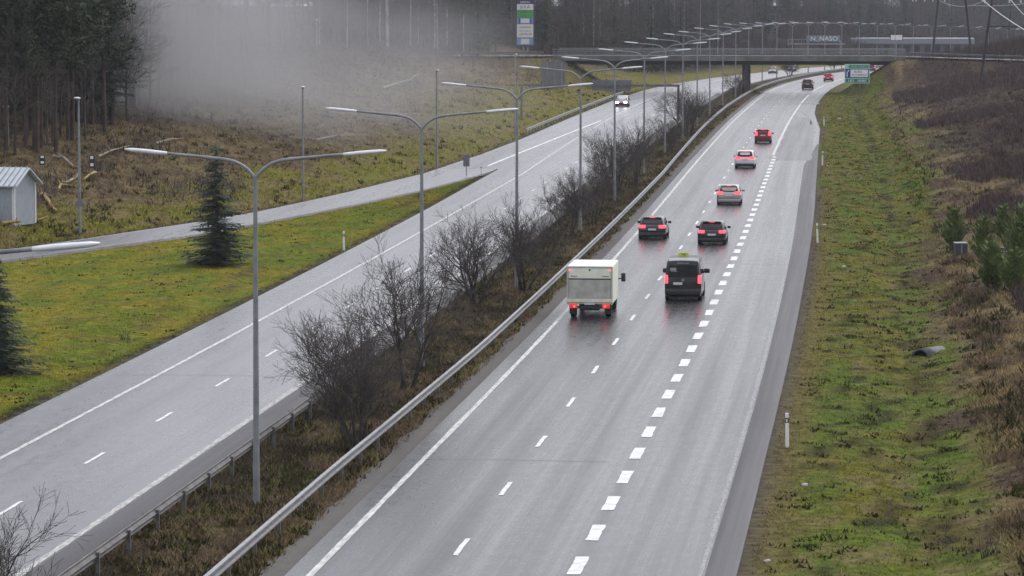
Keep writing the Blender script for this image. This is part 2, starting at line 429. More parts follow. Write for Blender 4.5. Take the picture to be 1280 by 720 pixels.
# lighter repair patch where the extra lane ends, with its cracks
strip('road_patch', lambda Y: -8.3 + .25 * np.sin(Y * .31), lambda Y: o_Redge(Y) - .6 + .12 * np.sin(Y * .5), 336, 452, M_patch, .0075, skirt=0)
def flat_poly(mb, pts, w, z):
    for (x0, y0), (x1, y1) in zip(pts[:-1], pts[1:]):
        d = Vector((x1 - x0, y1 - y0, 0)); 
        if d.length < 1e-6: continue
        n = Vector((-d.y, d.x, 0)).normalized() * w / 2
        mb.add([(x0 + n.x, y0 + n.y, z), (x0 - n.x, y0 - n.y, z), (x1 - n.x, y1 - n.y, z), (x1 + n.x, y1 + n.y, z)], [(0, 1, 2, 3)])
tar = MB()
def gp(px, py): p = hit(px, py, .12); return (p.x, p.y)
for pts, w in (([(958, 197), (985, 195), (1008, 192)], .5), ([(982, 188), (995, 185), (1010, 186)], .35), ([(1003, 141), (1010, 146), (1014, 155)], .25), ([(1014, 150), (1013, 165), (1012, 185)], .18),
               ([(992, 145), (1004, 150), (1013, 156)], .25)):
    flat_poly(tar, [gp(*q) for q in pts], w, .011)
flat_poly(tar, [(-17.8, 508), (-8.6, 509)], 2.6, .011); flat_poly(tar, [(-8.6, 512), (-8.7, 512.1)], 1, .011)
flat_poly(tar, [(-11.3, 511), (-8.75, 511)], 3.2, .0125)
for (y_, xa, xb) in ((118.0, -16.0, -9.2), (143.2, -32, -24), (206, -12, -5.2)):
    flat_poly(tar, [(xa, y_), ((xa + xb) / 2, y_ + .25), (xb, y_ + .1)], .05, .009)
pp = [gp(1007, 199), gp(1012, 190), gp(1013, 184)]
tar.add([(pp[0][0] - .25, pp[0][1], .013), (pp[0][0] + .35, pp[0][1] + 4, .013), (pp[1][0] + .35, pp[1][1], .013), (pp[2][0] + .15, pp[2][1], .013), (pp[2][0] - .08, pp[2][1] - 4, .013), (pp[1][0] - .2, pp[1][1], .013)], [(0, 1, 2, 3, 4, 5)])
tag(tar.build('tar_seams', M_tar), kind='structure')

# painted lines
def solid(mb, f, y0, y1, w, z=.009, step=3.0, jit=.0):
    Y = np.arange(y0, y1 + .01, step); x = f(Y) + cx(Y); zz = rz(Y) + z
    wv = w * (1 + jit * (RNG.random(len(Y)) - .5))
    k = len(mb.v)
    for i in range(len(Y)):
        mb.v += [(x[i] - wv[i] / 2, Y[i], zz[i]), (x[i] + wv[i] / 2, Y[i], zz[i])]
    for i in range(len(Y) - 1): mb.f.append((k + 2 * i, k + 2 * i + 1, k + 2 * i + 3, k + 2 * i + 2))
def dashes(mb, f, y0, y1, period, length, w, z=.010):
    y = y0
    while y < y1:
        m_ = 5
        pts = []
        for i in range(m_ + 1):
            q = y - length / 2 + length * i / m_; x = float(f(q) + cx(q)) + random.uniform(-.012, .012)
            ww = w / 2 * random.uniform(.88, 1.06); e = random.uniform(-.06, .06) if i in (0, m_) else 0
            e2 = random.uniform(-.06, .06) if i in (0, m_) else 0
            pts.append(((x - ww, q + e, float(rz(q)) + z), (x + ww, q + e2, float(rz(q)) + z)))
        k = len(mb.v)
        for a, b in pts: mb.v += [a, b]
        for i in range(m_): mb.f.append((k + 2 * i, k + 2 * i + 1, k + 2 * i + 3, k + 2 * i + 2))
        y += period
paint = MB(); worn = MB(); faint = MB(); lines = MB()
dashes(paint, K(-11.93), 99.2 - 12 * 3, 900, 12.02, 3.1, .16)
dashes(paint, K(-8.28), 96.3 - 6 * 6, 345, 6.01, 3.0, .40)
dashes(paint, K(-26.85), 118.0 - 48, 900, 11.8, 3.0, .14)
solid(lines, K(-15.5), 45, 1000, .20, jit=.3)
solid(lines, K(-8.5), 346, 1000, .26)
solid(faint, o_E, 45, 335, .15, jit=.9, step=.6)
solid(lines, o_Lline, 45, 1000, .19, jit=.1)
solid(worn, K(-23.5), 45, 1000, .24, jit=.4, step=.8)
nose = lambda Y: np.interp(Y, [305, 318, 420, 480], [-33.2, -33.0, -32.2, -32.0])
solid(paint, lambda Y: np.interp(Y, [320, 440], [-34.6, -32.2]), 322, 440, .3)
for i in range(9):
    q = 330 + i * 10; a = float(np.interp(q, [320, 440], [-34.6, -32.2])) + float(cx(q)); b = float(o_Lline(q + 5)) + float(cx(q))
    flat_poly(worn, [(a, q), (b, q + 5)], .45, .010)
tag(paint.build('lane_markings', M_paint), kind='structure'); tag(worn.build('edge_markings', M_worn), kind='structure'); tag(faint.build('edge_markings', M_faint), kind='structure'); tag(lines.build('edge_markings', M_line), kind='structure')
solid_r = MB(); solid(solid_r, lambda Y: o_RampL(Y) + .45, 180, 470, .16, z=.012); solid(solid_r, lambda Y: o_RampR(Y) - .4, 180, 300, .14, z=.012)
tag(solid_r.build('ramp_markings', M_worn), kind='structure')

# ----------------------------------------------------------------- grass, dry stalks and brush (nobody could count them)
def tufts(name, X, Y, h, nb, width, m, color_mul=1.0, lean=.5, jitter=.35, col=None, spread=.12):
    n = len(X); Z = ground_z(X, Y); C = ground_color(X, Y) if col is None else col
    Vs = []; Cs = []
    for b in range(nb):
        a = RNG.random(n) * 2 * PI; hh = h * (0.5 + RNG.random(n)); w = width * (.6 + .8 * RNG.random(n))
        ox = (RNG.random(n) - .5) * 2 * spread; oy = (RNG.random(n) - .5) * 2 * spread
        la = RNG.random(n) * 2 * PI; ll = hh * lean * RNG.random(n)
        bx, by = X + ox, Y + oy
        dx, dy = np.cos(a) * w / 2, np.sin(a) * w / 2
        p = np.stack([np.stack([bx - dx, by - dy, Z - .03], 1), np.stack([bx + dx, by + dy, Z - .03], 1), np.stack([bx + np.cos(la) * ll, by + np.sin(la) * ll, Z + hh], 1)], 1)
        Vs.append(p.reshape(-1, 3)); k = (1 - jitter + 2 * jitter * RNG.random(n))[:, None] * color_mul
        Cs.append(np.repeat(C * k, 3, axis=0))
    V = np.concatenate(Vs); F = np.arange(len(V)).reshape(-1, 3)
    o = np_mesh(name, V, F, m, np.concatenate(Cs)); tag(o, kind='stuff'); return o
def scatter(n, y0, y1, xa, xb, test=None, power=1.0):
    u = RNG.random(n)
    Y = y0 * (y1 / y0) ** u
    a = np.maximum(xa(Y), -1250 / F_PX * Y); b = np.minimum(xb(Y), 330 / F_PX * Y)
    X = a + (b - a) * RNG.random(n)
    k = b > a
    X, Y = X[k], Y[k]
    if test is not None:
        t = test(X, Y); X, Y = X[t], Y[t]
    return X, Y
xrf = lambda Y: o_Redge(Y) + cx(Y)
X, Y = scatter(30000, 84, 560, lambda Y: xrf(Y) + .35, lambda Y: xrf(Y) + 9)
tag(tufts('grass', X, Y, .05 + .00008 * Y, 3, .04 + .0003 * Y, M_blade, 1.75, 2.2, .45), 'short mottled green and yellow grass on the right verge', 'grass')
X, Y = scatter(34000, 84, 560, lambda Y: xrf(Y) + 7.5, lambda Y: xrf(Y) + 60, lambda X, Y: vnoise(X * .5, Y * .2, 77) + .04 * (X - xrf(Y)) > .75)
tag(tufts('dry_grass', X, Y, .16 + .00016 * Y, 3, .04 + .00025 * Y, M_blade, 1.9, 1.6, .6), 'tall dead brown grass on the right bank beyond the ditch', 'dry grass')
X, Y = scatter(40000, 170, 620, lambda Y: xrf(Y) + 11, lambda Y: xrf(Y) + 70, lambda X, Y: (fbm(X * .12, Y * .045, 41) + .010 * (X - xrf(Y)) + .0004 * (Y - 300) > .70))
hc = np.array([.056, .040, .038])[None, :] * (.4 + 1.0 * RNG.random((len(X), 1)))
tag(tufts('brushwood', X, Y, .55, 3, .05 + .00018 * Y, M_blade, 1.3, .9, .5, col=hc, spread=.3), 'dark purplish brown leafless brush covering the right bank', 'brush')
X, Y = scatter(22000, 108, 315, lambda Y: o_RampR(Y) + cx(Y) + .3, lambda Y: o_Louter(Y) + cx(Y) - .5)
tag(tufts('grass', X, Y, .06, 3, .10, M_blade, 1.8, 2.2, .3), 'yellow green turf on the island between ramp and motorway', 'grass')
X, Y = scatter(30000, 84, 620, lambda Y: cx(Y) - 22.0, lambda Y: cx(Y) - 16.9)
tag(tufts('undergrowth', X, Y, .16, 3, .05 + .00025 * Y, M_blade, 1.9, 1.6, .6), 'brown weeds and dead leaves on the median strip', 'weeds')
X, Y = scatter(46000, 190, 620, lambda Y: x_left_outer(Y) - 75, lambda Y: x_left_outer(Y) - .5)
tag(tufts('dry_grass', X, Y, .18, 3, .08 + .0002 * Y, M_blade, 1.9, 1.6, .55), 'dead tan grass and low weeds on the left hillside', 'dry grass')
X, Y = scatter(9000, 200, 620, lambda Y: x_left_outer(Y) - 75, lambda Y: x_left_outer(Y) - 5, lambda X, Y: (fbm(X * .10, Y * .05, 53) + .010 * (x_left_outer(Y) - X) > .74))
hc = np.array([.075, .060, .050])[None, :] * (.5 + 1.0 * RNG.random((len(X), 1)))
tag(tufts('brushwood', X, Y, .75, 3, .12, M_blade, 1.3, .8, .5, col=hc, spread=.35), 'brown leafless scrub along the wood edge on the left hill', 'brush')

def shadow_tussocks(n, y0, y1, xa, xb, label, h=.16):  # blade colour kept dark to paint the shadows of grass clumps
    X, Y = scatter(n, y0, y1, xa, xb, lambda X, Y: vnoise(X * .9, Y * .35, 31) > .42)
    m = len(X); k = RNG.random((m, 1)); c = np.array([.034, .027, .014])[None, :] * (1 - k) + np.array([.040, .046, .012])[None, :] * k
    tag(tufts('grass_shade_tussocks', X, Y, h, 7, .10 + .00025 * Y, M_blade, 1.0, 1.6, .6, col=c, spread=.22), label, 'grass')
shadow_tussocks(1500, 84, 460, lambda Y: xrf(Y) + .9, lambda Y: xrf(Y) + 9, 'rough tussocks coloured like clump shadow, dotted over the right verge', .10)
shadow_tussocks(2400, 84, 460, lambda Y: xrf(Y) + 8, lambda Y: xrf(Y) + 40, 'brown tussocks coloured like clump shadow on the wild right bank', .3)
shadow_tussocks(700, 108, 315, lambda Y: o_RampR(Y) + cx(Y) + 1, lambda Y: o_Louter(Y) + cx(Y) - 1, 'rough tussocks coloured like clump shadow, dotted over the grass island', .07)
shadow_tussocks(3600, 84, 500, lambda Y: cx(Y) - 22, lambda Y: cx(Y) - 17, 'low clumps coloured like shadow on the median strip', .2)
shadow_tussocks(2800, 190, 560, lambda Y: x_left_outer(Y) - 60, lambda Y: x_left_outer(Y) - 1, 'tussocks coloured like clump shadow over the left hillside', .28)
def far_scrub(n, y0, y1, px0, px1, label):
    Y = y0 + (y1 - y0) * RNG.random(n); X = (px0 + (px1 - px0) * RNG.random(n) - VX) / F_PX * Y
    c = cx(Y); t = (X < x_left_outer(Y) - 9) | (X > o_Redge(Y) + c + 12); X, Y = X[t], Y[t]
    col = np.array([.046, .038, .034])[None, :] * (.45 + 1.0 * RNG.random((len(X), 1)))
    tag(tufts('undergrowth', X, Y, 2.4, 4, .22, M_blade, 1.0, .5, .5, col=col, spread=1.0), label, 'undergrowth')
far_scrub(9000, 645, 960, 590, 1000, 'brown undergrowth below the trees left of the motorway beyond the overpass')
far_scrub(16000, 1000, 1330, 840, 1360, 'hazy brown undergrowth below the farthest trees')
far_scrub(4000, 590, 900, 1130, 1340, 'brown scrub on the rise right of the motorway beyond the overpass')
# ----------------------------------------------------------------- trees
def seg_mesh(segs, n=3):
    """segs: list (p0, p1, r0, r1) -> V, F (quads) as open prisms"""
    P0 = np.array([s[0] for s in segs], float); P1 = np.array([s[1] for s in segs], float)
    R0 = np.array([s[2] for s in segs], float)[:, None]; R1 = np.array([s[3] for s in segs], float)[:, None]
    D = P1 - P0; D /= np.maximum(np.linalg.norm(D, axis=1, keepdims=True), 1e-9)
    A = np.cross(D, np.where(np.abs(D[:, 2:3]) > .9, np.array([[1., 0, 0]]), np.array([[0, 0, 1.]]))); A /= np.linalg.norm(A, axis=1, keepdims=True)
    B = np.cross(D, A); vs = []
    for P, R in ((P0, R0), (P1, R1)):
        for j in range(n):
            t = 2 * PI * j / n; vs.append(P + (A * math.cos(t) + B * math.sin(t)) * R)
    V = np.stack(vs, 1).reshape(-1, 3); k = len(segs); base = (np.arange(k) * 2 * n)[:, None]
    F = np.concatenate([base + np.array([[j, (j + 1) % n, n + (j + 1) % n, n + j]]) for j in range(n)], 0)
    return V, F
def rdir(d, ang, rng):
    d = Vector(d).normalized(); o = d.orthogonal().normalized(); o.rotate(Matrix.Rotation(rng.uniform(0, 2 * PI), 3, d))
    return (d * math.cos(ang) + o * math.sin(ang)).normalized()
def bare_segments(rng, h, trunks, spread, depth, rad, crook=.25, twig=.012, upw=.35, kids=(2, 3), first=.25):
    trunk, br = [], []
    def grow(p, d, ln, r, lev):
        n = 3 if lev < 2 else 2
        for i in range(n):
            d2 = rdir(d, rng.uniform(0, crook), rng); d2 = (d2 + Vector((0, 0, upw * .35))).normalized()
            q = p + d2 * (ln / n); r2 = max(r * (.86 if lev < 2 else .75), twig * .6)
            (trunk if lev == 0 else br).append((tuple(p), tuple(q), r, r2)); p, d, r = q, d2, r2
            if lev < depth and (i > 0 or lev > 0 or rng.random() < .5):
                for _ in range(rng.choice(kids)):
                    grow(p, rdir(d, rng.uniform(.45, .95), rng), ln * rng.uniform(.5, .75), r * .6, lev + 1)
        if lev < depth: grow(p, rdir(d, rng.uniform(.1, .5), rng), ln * .7, r * .8, lev + 1)
    for k in range(trunks):
        a = 2 * PI * k / max(1, trunks) + rng.uniform(-.4, .4); t = spread * rng.uniform(.4, 1)
        if trunks == 1: t *= .25
        d = Vector((math.sin(t) * math.cos(a), math.sin(t) * math.sin(a), math.cos(t)))
        b = Vector((math.cos(a) * .15 * (trunks > 1), math.sin(a) * .15 * (trunks > 1), -.15))
        grow(b, d, h * .42 * rng.uniform(.8, 1.1), rad * rng.uniform(.7, 1), 0)
    return trunk, br
def scale_to(segs_lists, h):
    zmax = max(s[1][2] for l in segs_lists for s in l); k = h / zmax
    return [[(tuple(np.array(s[0]) * k), tuple(np.array(s[1]) * k), s[2], s[3]) for s in l] for l in segs_lists]
def spruce_data(rng, h, rbase, dens=1.0, droop=.35, needle=.28, up=0.0, start=.06):
    tr = [((0, 0, -.2), (0, 0, h * .5), h * .017, h * .011), ((0, 0, h * .5), (0, 0, h), h * .011, .012)]
    P = []; z = h * start
    br = []
    while z < h * .985:
        f = 1 - z / h; L = rbase * (f ** .8) * 1.02 + .12
        nb = max(3, int(8 * dens * (.5 + f)))
        for k in range(nb):
            a = rng.uniform(0, 2 * PI); l = L * rng.uniform(.5, 1.18); zz = z + rng.uniform(-.15, .15)
            pts = []; m = max(2, int(l / (needle * .55)))
            for i in range(m + 1):
                t = i / m; dz = (-droop * t * l + droop * .55 * t * t * l) + up * t * t * l
                p = Vector((math.cos(a) * l * t, math.sin(a) * l * t, zz + dz)); pts.append(p)
            br.append((tuple(pts[0]), tuple(pts[-1]), .025, .008))
            for i in range(1, m + 1):
                p = pts[i]; d = (pts[i] - pts[i - 1]).normalized(); s = d.cross(Vector((0, 0, 1))).normalized()
                for sd in (-1, 1):
                    w = needle * rng.uniform(.7, 1.3) * (1.2 - .5 * i / m)
                    tip = p + d * w * .7 + s * sd * w * .9 + Vector((0, 0, -w * rng.uniform(0, .55) + up * w))
                    P.append((p - d * w * .35, p + d * w * .35, tip))
                if i == m: P.append((p - s * needle * .3, p + s * needle * .3, p + d * needle))
        z += h * .028 * rng.uniform(.8, 1.3) / dens ** .5 + .05
    return tr, br, P
def pine_data(rng, h, crown=.45, nclump=70, needle=.5, rad=.17, wide=.16):
    lean = (rng.uniform(-.03, .03), rng.uniform(-.03, .03)); n = 6; tr = []
    pt = lambda t: (lean[0] * h * t * t + .1 * math.sin(t * 5 + h), lean[1] * h * t * t, h * t)
    for i in range(n): tr.append((pt(i / n) if i else (0, 0, -.4), pt((i + 1) / n), rad * (1 - .8 * i / n), rad * (1 - .8 * (i + 1) / n)))
    br, P = [], []
    for i in range(9):                                  # dead snags below the crown
        t = rng.uniform(.2, 1 - crown); a = rng.uniform(0, 2 * PI); l = rng.uniform(.5, 1.6); b = Vector(pt(t))
        br.append((tuple(b), tuple(b + Vector((math.cos(a) * l, math.sin(a) * l, rng.uniform(-.3, .3)))), .03, .01))
    for i in range(nclump):
        t = 1 - crown * (rng.random() ** .8) ; b = Vector(pt(t)); a = rng.uniform(0, 2 * PI)
        f = (1 - t) / crown; l = h * wide * (.25 + .9 * math.sin(min(1, f * 1.25 + .12) * PI * .62)) * rng.uniform(.5, 1.1)
        e = b + Vector((math.cos(a) * l, math.sin(a) * l, l * rng.uniform(-.05, .55)))
        br.append((tuple(b), tuple(e), .04, .012))
        for k in range(34):
            t2 = rng.uniform(.45, 1.08); c = b.lerp(e, t2) + Vector((rng.gauss(0, .28), rng.gauss(0, .28), rng.gauss(0, .16)))
            d = Vector((rng.gauss(0, 1), rng.gauss(0, 1), rng.gauss(.35, .7))).normalized(); s = d.orthogonal().normalized(); s.rotate(Matrix.Rotation(rng.uniform(0, 6.28), 3, d))
            w = needle * rng.uniform(.5, 1.1); P.append((c - s * w * .18, c + s * w * .18, c + d * w))
    return tr, br, P
def tri_arrays(P):
    V = np.array([[tuple(q) for q in t] for t in P], float).reshape(-1, 3); return V, np.arange(len(V)).reshape(-1, 3)
def tree_kind(name, trunk_segs, branch_segs, tris, mt, mbr, mcr, nt_=6):
    """returns list of (part name, mesh)"""
    parts = []
    V, F = seg_mesh(trunk_segs, nt_); me = np_mesh('trunk', V, F, mt); parts.append(('trunk', me.data)); bpy.data.objects.remove(me)
    if tris:
        V, F = tri_arrays(tris); vb, fb = seg_mesh(branch_segs, 3)
        fb = np.concatenate([fb[:, [0, 1, 2]], fb[:, [0, 2, 3]]]); nf = len(F)
        me = np_mesh('crown', np.concatenate([V, vb]), np.concatenate([F, fb + len(V)]), mcr)
        me.data.materials.append(mbr); mi = np.zeros(nf + len(fb), np.int32); mi[nf:] = 1; me.data.polygons.foreach_set('material_index', mi)
        parts.append(('crown', me.data)); bpy.data.objects.remove(me)
    else:
        V, F = seg_mesh(branch_segs, 3); me = np_mesh('crown', V, F, mbr); parts.append(('crown', me.data)); bpy.data.objects.remove(me)
    return parts
def plant(kind_parts, name, loc, rotz=0.0, sc=1.0, label=None, cat='tree', group=None):
    e = empty(name, loc, rotz); e.scale = (sc, sc, sc * random.uniform(.94, 1.06)); tag(e, label, cat, group)
    for pn, me in kind_parts:
        o = bpy.data.objects.new(pn, me); COL.objects.link(o); o.parent = e
    return e
R_ = random.Random(21)
BUSH = []
for i in range(6):
    t, b = bare_segments(R_, 5.5, [4, 5, 3, 4, 5, 4][i], .6, 4, .10, .34, .011, .28, (1, 2, 2, 2))
    t, b = scale_to([t, b], 1.0 * 5.5)
    BUSH.append(tree_kind('bush', t, b, None, M_bark, M_twig, None))
SPR = []
for i in range(4):
    h = [7.4, 8.5, 14, 17][i]; t, b, P = spruce_data(R_, h, [2.05, 2.9, 2.3, 2.6][i], [1.35, 1.45, .9, .9][i], .26, [.36, .44, .55, .6][i], 0, [.03, .03, .12, .15][i])
    SPR.append(tree_kind('spruce', t, b, P, M_bark, M_bark, M_needle))
PIN = []
for i in range(5):
    h = [18, 20, 17, 19, 21][i]; t, b, P = pine_data(R_, h, [.62, .55, .68, .64, .5][i], 95, .6, .2)
    PIN.append(tree_kind('pine', t, b, P, M_pinebark, M_pinebark, M_needle2))
YPN = []
for i in range(3):
    h = [2.2, 3.4, 3.0][i]; t, b, P = spruce_data(R_, h, [.8, 1.15, 1.05][i], .9, .0, .34, .85, .03)
    YPN.append(tree_kind('young_pine', t, b, P, M_bark, M_bark, M_needle3))
def forest_bare(h, rad, mt, mbr, twig=.03, depth=3, start=.35, nb=46):
    n = 7; lx, ly = R_.uniform(-.02, .02) * h, R_.uniform(-.02, .02) * h
    pt = lambda t: Vector((lx * t * t + .12 * math.sin(4 * t + h), ly * t, h * t))
    tr = [(tuple(pt(i / n)) if i else (0, 0, -.5), tuple(pt((i + 1) / n)), rad * (1 - .85 * i / n), rad * (1 - .85 * (i + 1) / n)) for i in range(n)]
    br = []
    def tw(p, d, l, r, lev):
        q = p + d * l * .5; d2 = (rdir(d, R_.uniform(0, .35), R_) + Vector((0, 0, .12))).normalized(); e = q + d2 * l * .5
        br.append((tuple(p), tuple(q), r, r * .75)); br.append((tuple(q), tuple(e), r * .75, twig * .5))
        if lev:
            for _ in range(4):
                t = R_.uniform(.3, 1); tw(p.lerp(e, t), rdir(d2, R_.uniform(.35, .9), R_), l * R_.uniform(.35, .6), max(twig * .6, r * .5), lev - 1)
    for i in range(nb):
        t = start + (1 - start) * (i + R_.random()) / nb; a = R_.uniform(0, 2 * PI); el = R_.uniform(.35, 1.0)
        d = Vector((math.cos(a) * math.cos(el), math.sin(a) * math.cos(el), math.sin(el)))
        tw(pt(t), d, h * .17 * (1.25 - t) * R_.uniform(.7, 1.2) + .4, rad * .3 * (1.15 - t) + twig * .5, depth - 1)
    return tree_kind('bare', tr, br, None, mt, mbr, None)
BIR = [forest_bare([17, 19, 15][i], .15, M_birchbark, M_twig2, .03, 3, .45) for i in range(3)]
BAR = [forest_bare([16, 18, 14, 12][i], .15, [M_twig2, M_bark, M_twig2, M_bark][i], M_twig2, .035, 3, .2) for i in range(4)]

def base_of(px, py): return hit(px, py)
# bare shrubs along the median (placed where their stems meet the strip)
def med(Y, off): return Vector((float(cx(Y)) - 19.3 + off, Y, 0)) + Vector((0, 0, gz1(float(cx(Y)) - 19.3 + off, Y)))
bushes = [  # Y, offset, kind, scale, label
    (79, -2.2, 0, .82, 'dark leafless bush cut by the lower left corner of the picture'),
    (122, .9, 1, .90, 'nearest dark bare bush in the median with spreading stems left of a lamp pole'),
    (132, -.4, 2, .88, 'dense bare bush in the median behind the nearest spreading one'),
    (139, .4, 2, 1.18, 'tallest bare bush in the median reaching past the second lamp pole'),
    (178, -1.2, 5, .98, 'bare bush left of the third lamp pole, first of the second clump'),
    (186, .5, 4, 1.02, 'thick bare bush right beside the third lamp pole'),
    (228, -.3, 4, .85, 'low bare bush in the median just before the fourth lamp pole'),
    (240, .3, 3, .95, 'bare bush in the median just behind the fourth lamp pole'),
    (276, -.3, 1, 1.05, 'bare bush around the base of the fifth lamp pole'),
    (290, .3, 4, 1.1, 'thick bare bush in the median behind the fifth lamp pole'),
    (350, .2, 3, .8, 'small bare bush in the median near the gantry leg'),
    (392, .3, 4, 1.05, 'bare bush in the median right of the gantry leg'),
    (402, -.6, 2, 1.1, 'bare bush just beyond the gantry leg in the median'),
    (540, .2, 4, .85, 'dark bush beside the bridge pier under the overpass'),
    (690, .0, 4, .8, 'small dark bush in the median seen under the overpass'),
    (800, .0, 4, .8, 'far dark bush in the median beyond the overpass'),
]
for (Y, off, k, sc, lab) in bushes:
    p = med(Y, off)
    plant(BUSH[k], 'bush', p, R_.uniform(0, 6.28), sc, lab, 'bush', 'bare bushes along the median')
# spruces on the grass island
p = hit(271, 331); plant(SPR[0], 'spruce_tree', p, .4, 1.0, 'small dark green spruce alone on the grass by the ramp', 'tree')
p = hit(-6, 466); plant(SPR[1], 'spruce_tree', p, 2.0, .64, 'dark spruce cut by the left edge of the picture', 'tree')
# young pines on the right bank
for (x, y, k, sc, lab) in ((1193, 311, 0, .95, 'small spindly young pine beside the grey box'), (1229, 327, 1, .75, 'bushy young pine just right of the grey box'),
                           (1254, 300, 2, .7, 'thin young pine behind the bushy ones on the right bank'), (1278, 340, 1, 1.05, 'tallest young pine at the right edge of the picture'),
                           (1240, 362, 0, 1.0, 'low young pine in front of the others on the right bank'), (1267, 364, 2, .75, 'dense young pine lowest at the right edge')):
    plant(YPN[k], 'young_pine', hit(x, y), R_.uniform(0, 6), sc, lab, 'tree', 'young pines on the right bank')

# the wood on the left hill: row by row behind its edge
edge_px = [(-60, 204), (0, 200), (60, 195), (130, 172), (220, 128), (320, 80), (420, 60), (520, 61), (610, 69)]
ex = [a for a, b in edge_px]; ey = [b for a, b in edge_px]
def behind(px, back):
    d = ray(px, float(np.interp(px, ex, ey))); d = d / d[1]; p = hit(px, float(np.interp(px, ex, ey)))
    Y = p.y + back; x = d[0] * Y; return Vector((x, Y, gz1(x, Y)))
cnt = 0
named = [  # distinct ones at the edge of the wood
    ('pine_tree', PIN[0], 70, 0, 1.0, 'tall dark pine with black trunk at the wood edge above the hut', 2),
    ('pine_tree', PIN[1], 46, 2, 1.0, 'pine with grey trunk leaning slightly above the hut roof', 1),
    ('pine_tree', PIN[2], 8, 3, 1.0, 'dark green pine filling the upper left corner', 0),
    ('pine_tree', PIN[3], 116, 14, .9, 'slender pine half hidden by mist right of the dark pines', 0),
    ('birch_tree', BIR[0], 270, 22, 1.0, 'lone white birch trunk showing pale through the mist', 0),
    ('birch_tree', BIR[1], 484, 3, 1.0, 'white birch on the hill crest left of two others', 0),
    ('birch_tree', BIR[2], 513, 6, 1.1, 'forked white birch in the middle of the hill crest', 0),
    ('birch_tree', BIR[0], 543, 2, 1.05, 'white birch on the hill crest nearest the overpass', 0),
    ('spruce_tree', SPR[2], 573, 12, 1.0, 'pointed dark spruce on the hill near the overpass end', 0)]
for (nm, kd, px, back, sc, lab, _) in named:
    plant(kd, nm, behind(px, back), R_.uniform(0, 6), sc, lab, 'tree', 'trees of the left wood')
def place(n, px0, px1, b0, b1, kinds, name, label, group, s0=.8, s1=1.15):
    for i in range(n):
        px = px0 + (px1 - px0) * (i + R_.random()) / n
        plant(R_.choice(kinds), name, behind(px, b0 + (b1 - b0) * R_.random()), R_.uniform(0, 6.28), R_.uniform(s0, s1), label, 'tree', group)
place(34, -60, 140, 3, 46, PIN, 'pine_tree', 'dark pine in the unlit wood above the grey hut', 'pines above the hut')
place(16, -60, 180, 10, 50, SPR[2:], 'spruce_tree', 'dark spruce between the pines of the wood above the hut', 'spruces above the hut')
place(16, -20, 200, 0, 25, BAR, 'bare_tree', 'thin leafless tree in the wood above the hut', 'leafless trees above the hut', .6, .9)
place(26, 130, 420, 4, 60, BAR, 'bare_tree', 'leafless grey tree veiled by the mist on the left hill', 'leafless trees in the mist', .7, 1.0)
place(10, 140, 420, 10, 60, PIN, 'pine_tree', 'pine veiled by the mist on the left hill', 'pines in the mist')
place(34, 390, 618, 8, 70, PIN, 'pine_tree', 'green crowned pine on the hill crest behind the birches', 'pines on the hill crest', .8, 1.1)
place(20, 400, 618, 10, 80, SPR[2:], 'spruce_tree', 'dark spruce on the hill crest behind the birches', 'spruces on the hill crest', .8, 1.1)
place(22, 390, 622, 0, 40, BAR, 'bare_tree', 'leafless tree on the hill crest left of the overpass', 'leafless trees on the hill crest', .6, 1.0)
place(10, 395, 620, 0, 30, BIR, 'birch_tree', 'thin pale birch stem among the trees on the hill crest', 'thin birches on the hill crest', .7, .95)
# trees beyond the overpass
def beyond(n, y0, y1, px0, px1, kinds, name, label, group, s0=.8, s1=1.1):
    i = 0; tries = 0
    while i < n and tries < n * 30:
        tries += 1
        Y = R_.uniform(y0, y1); px = R_.uniform(px0, px1); x = (px - VX) / F_PX * Y
        c = float(cx(Y))
        if x > x_left_outer(Y) - 9 and x < o_Redge(Y) + c + 14: continue
        plant(R_.choice(kinds), name, (x, Y, gz1(x, Y)), R_.uniform(0, 6.28), R_.uniform(s0, s1), label, 'tree', group); i += 1
beyond(70, 640, 900, 600, 960, BAR, 'bare_tree', 'leafless brown tree in the wood left of the motorway beyond the overpass', 'leafless trees beyond the overpass', .8, 1.1)
beyond(40, 650, 900, 600, 960, SPR[2:], 'spruce_tree', 'dark conifer in the wood left of the motorway beyond the overpass', 'spruces beyond the overpass')
beyond(14, 640, 860, 640, 960, BIR, 'birch_tree', 'pale birch in the wood left of the motorway beyond the overpass', 'birches beyond the overpass')
beyond(60, 1120, 1260, 860, 1340, BAR, 'bare_tree', 'hazy leafless tree closing the view behind the far lamp row', 'far leafless trees', .95, 1.3)
beyond(30, 1120, 1270, 860, 1340, SPR[2:], 'spruce_tree', 'hazy dark conifer closing the view behind the far lamp row', 'far conifers', .95, 1.25)
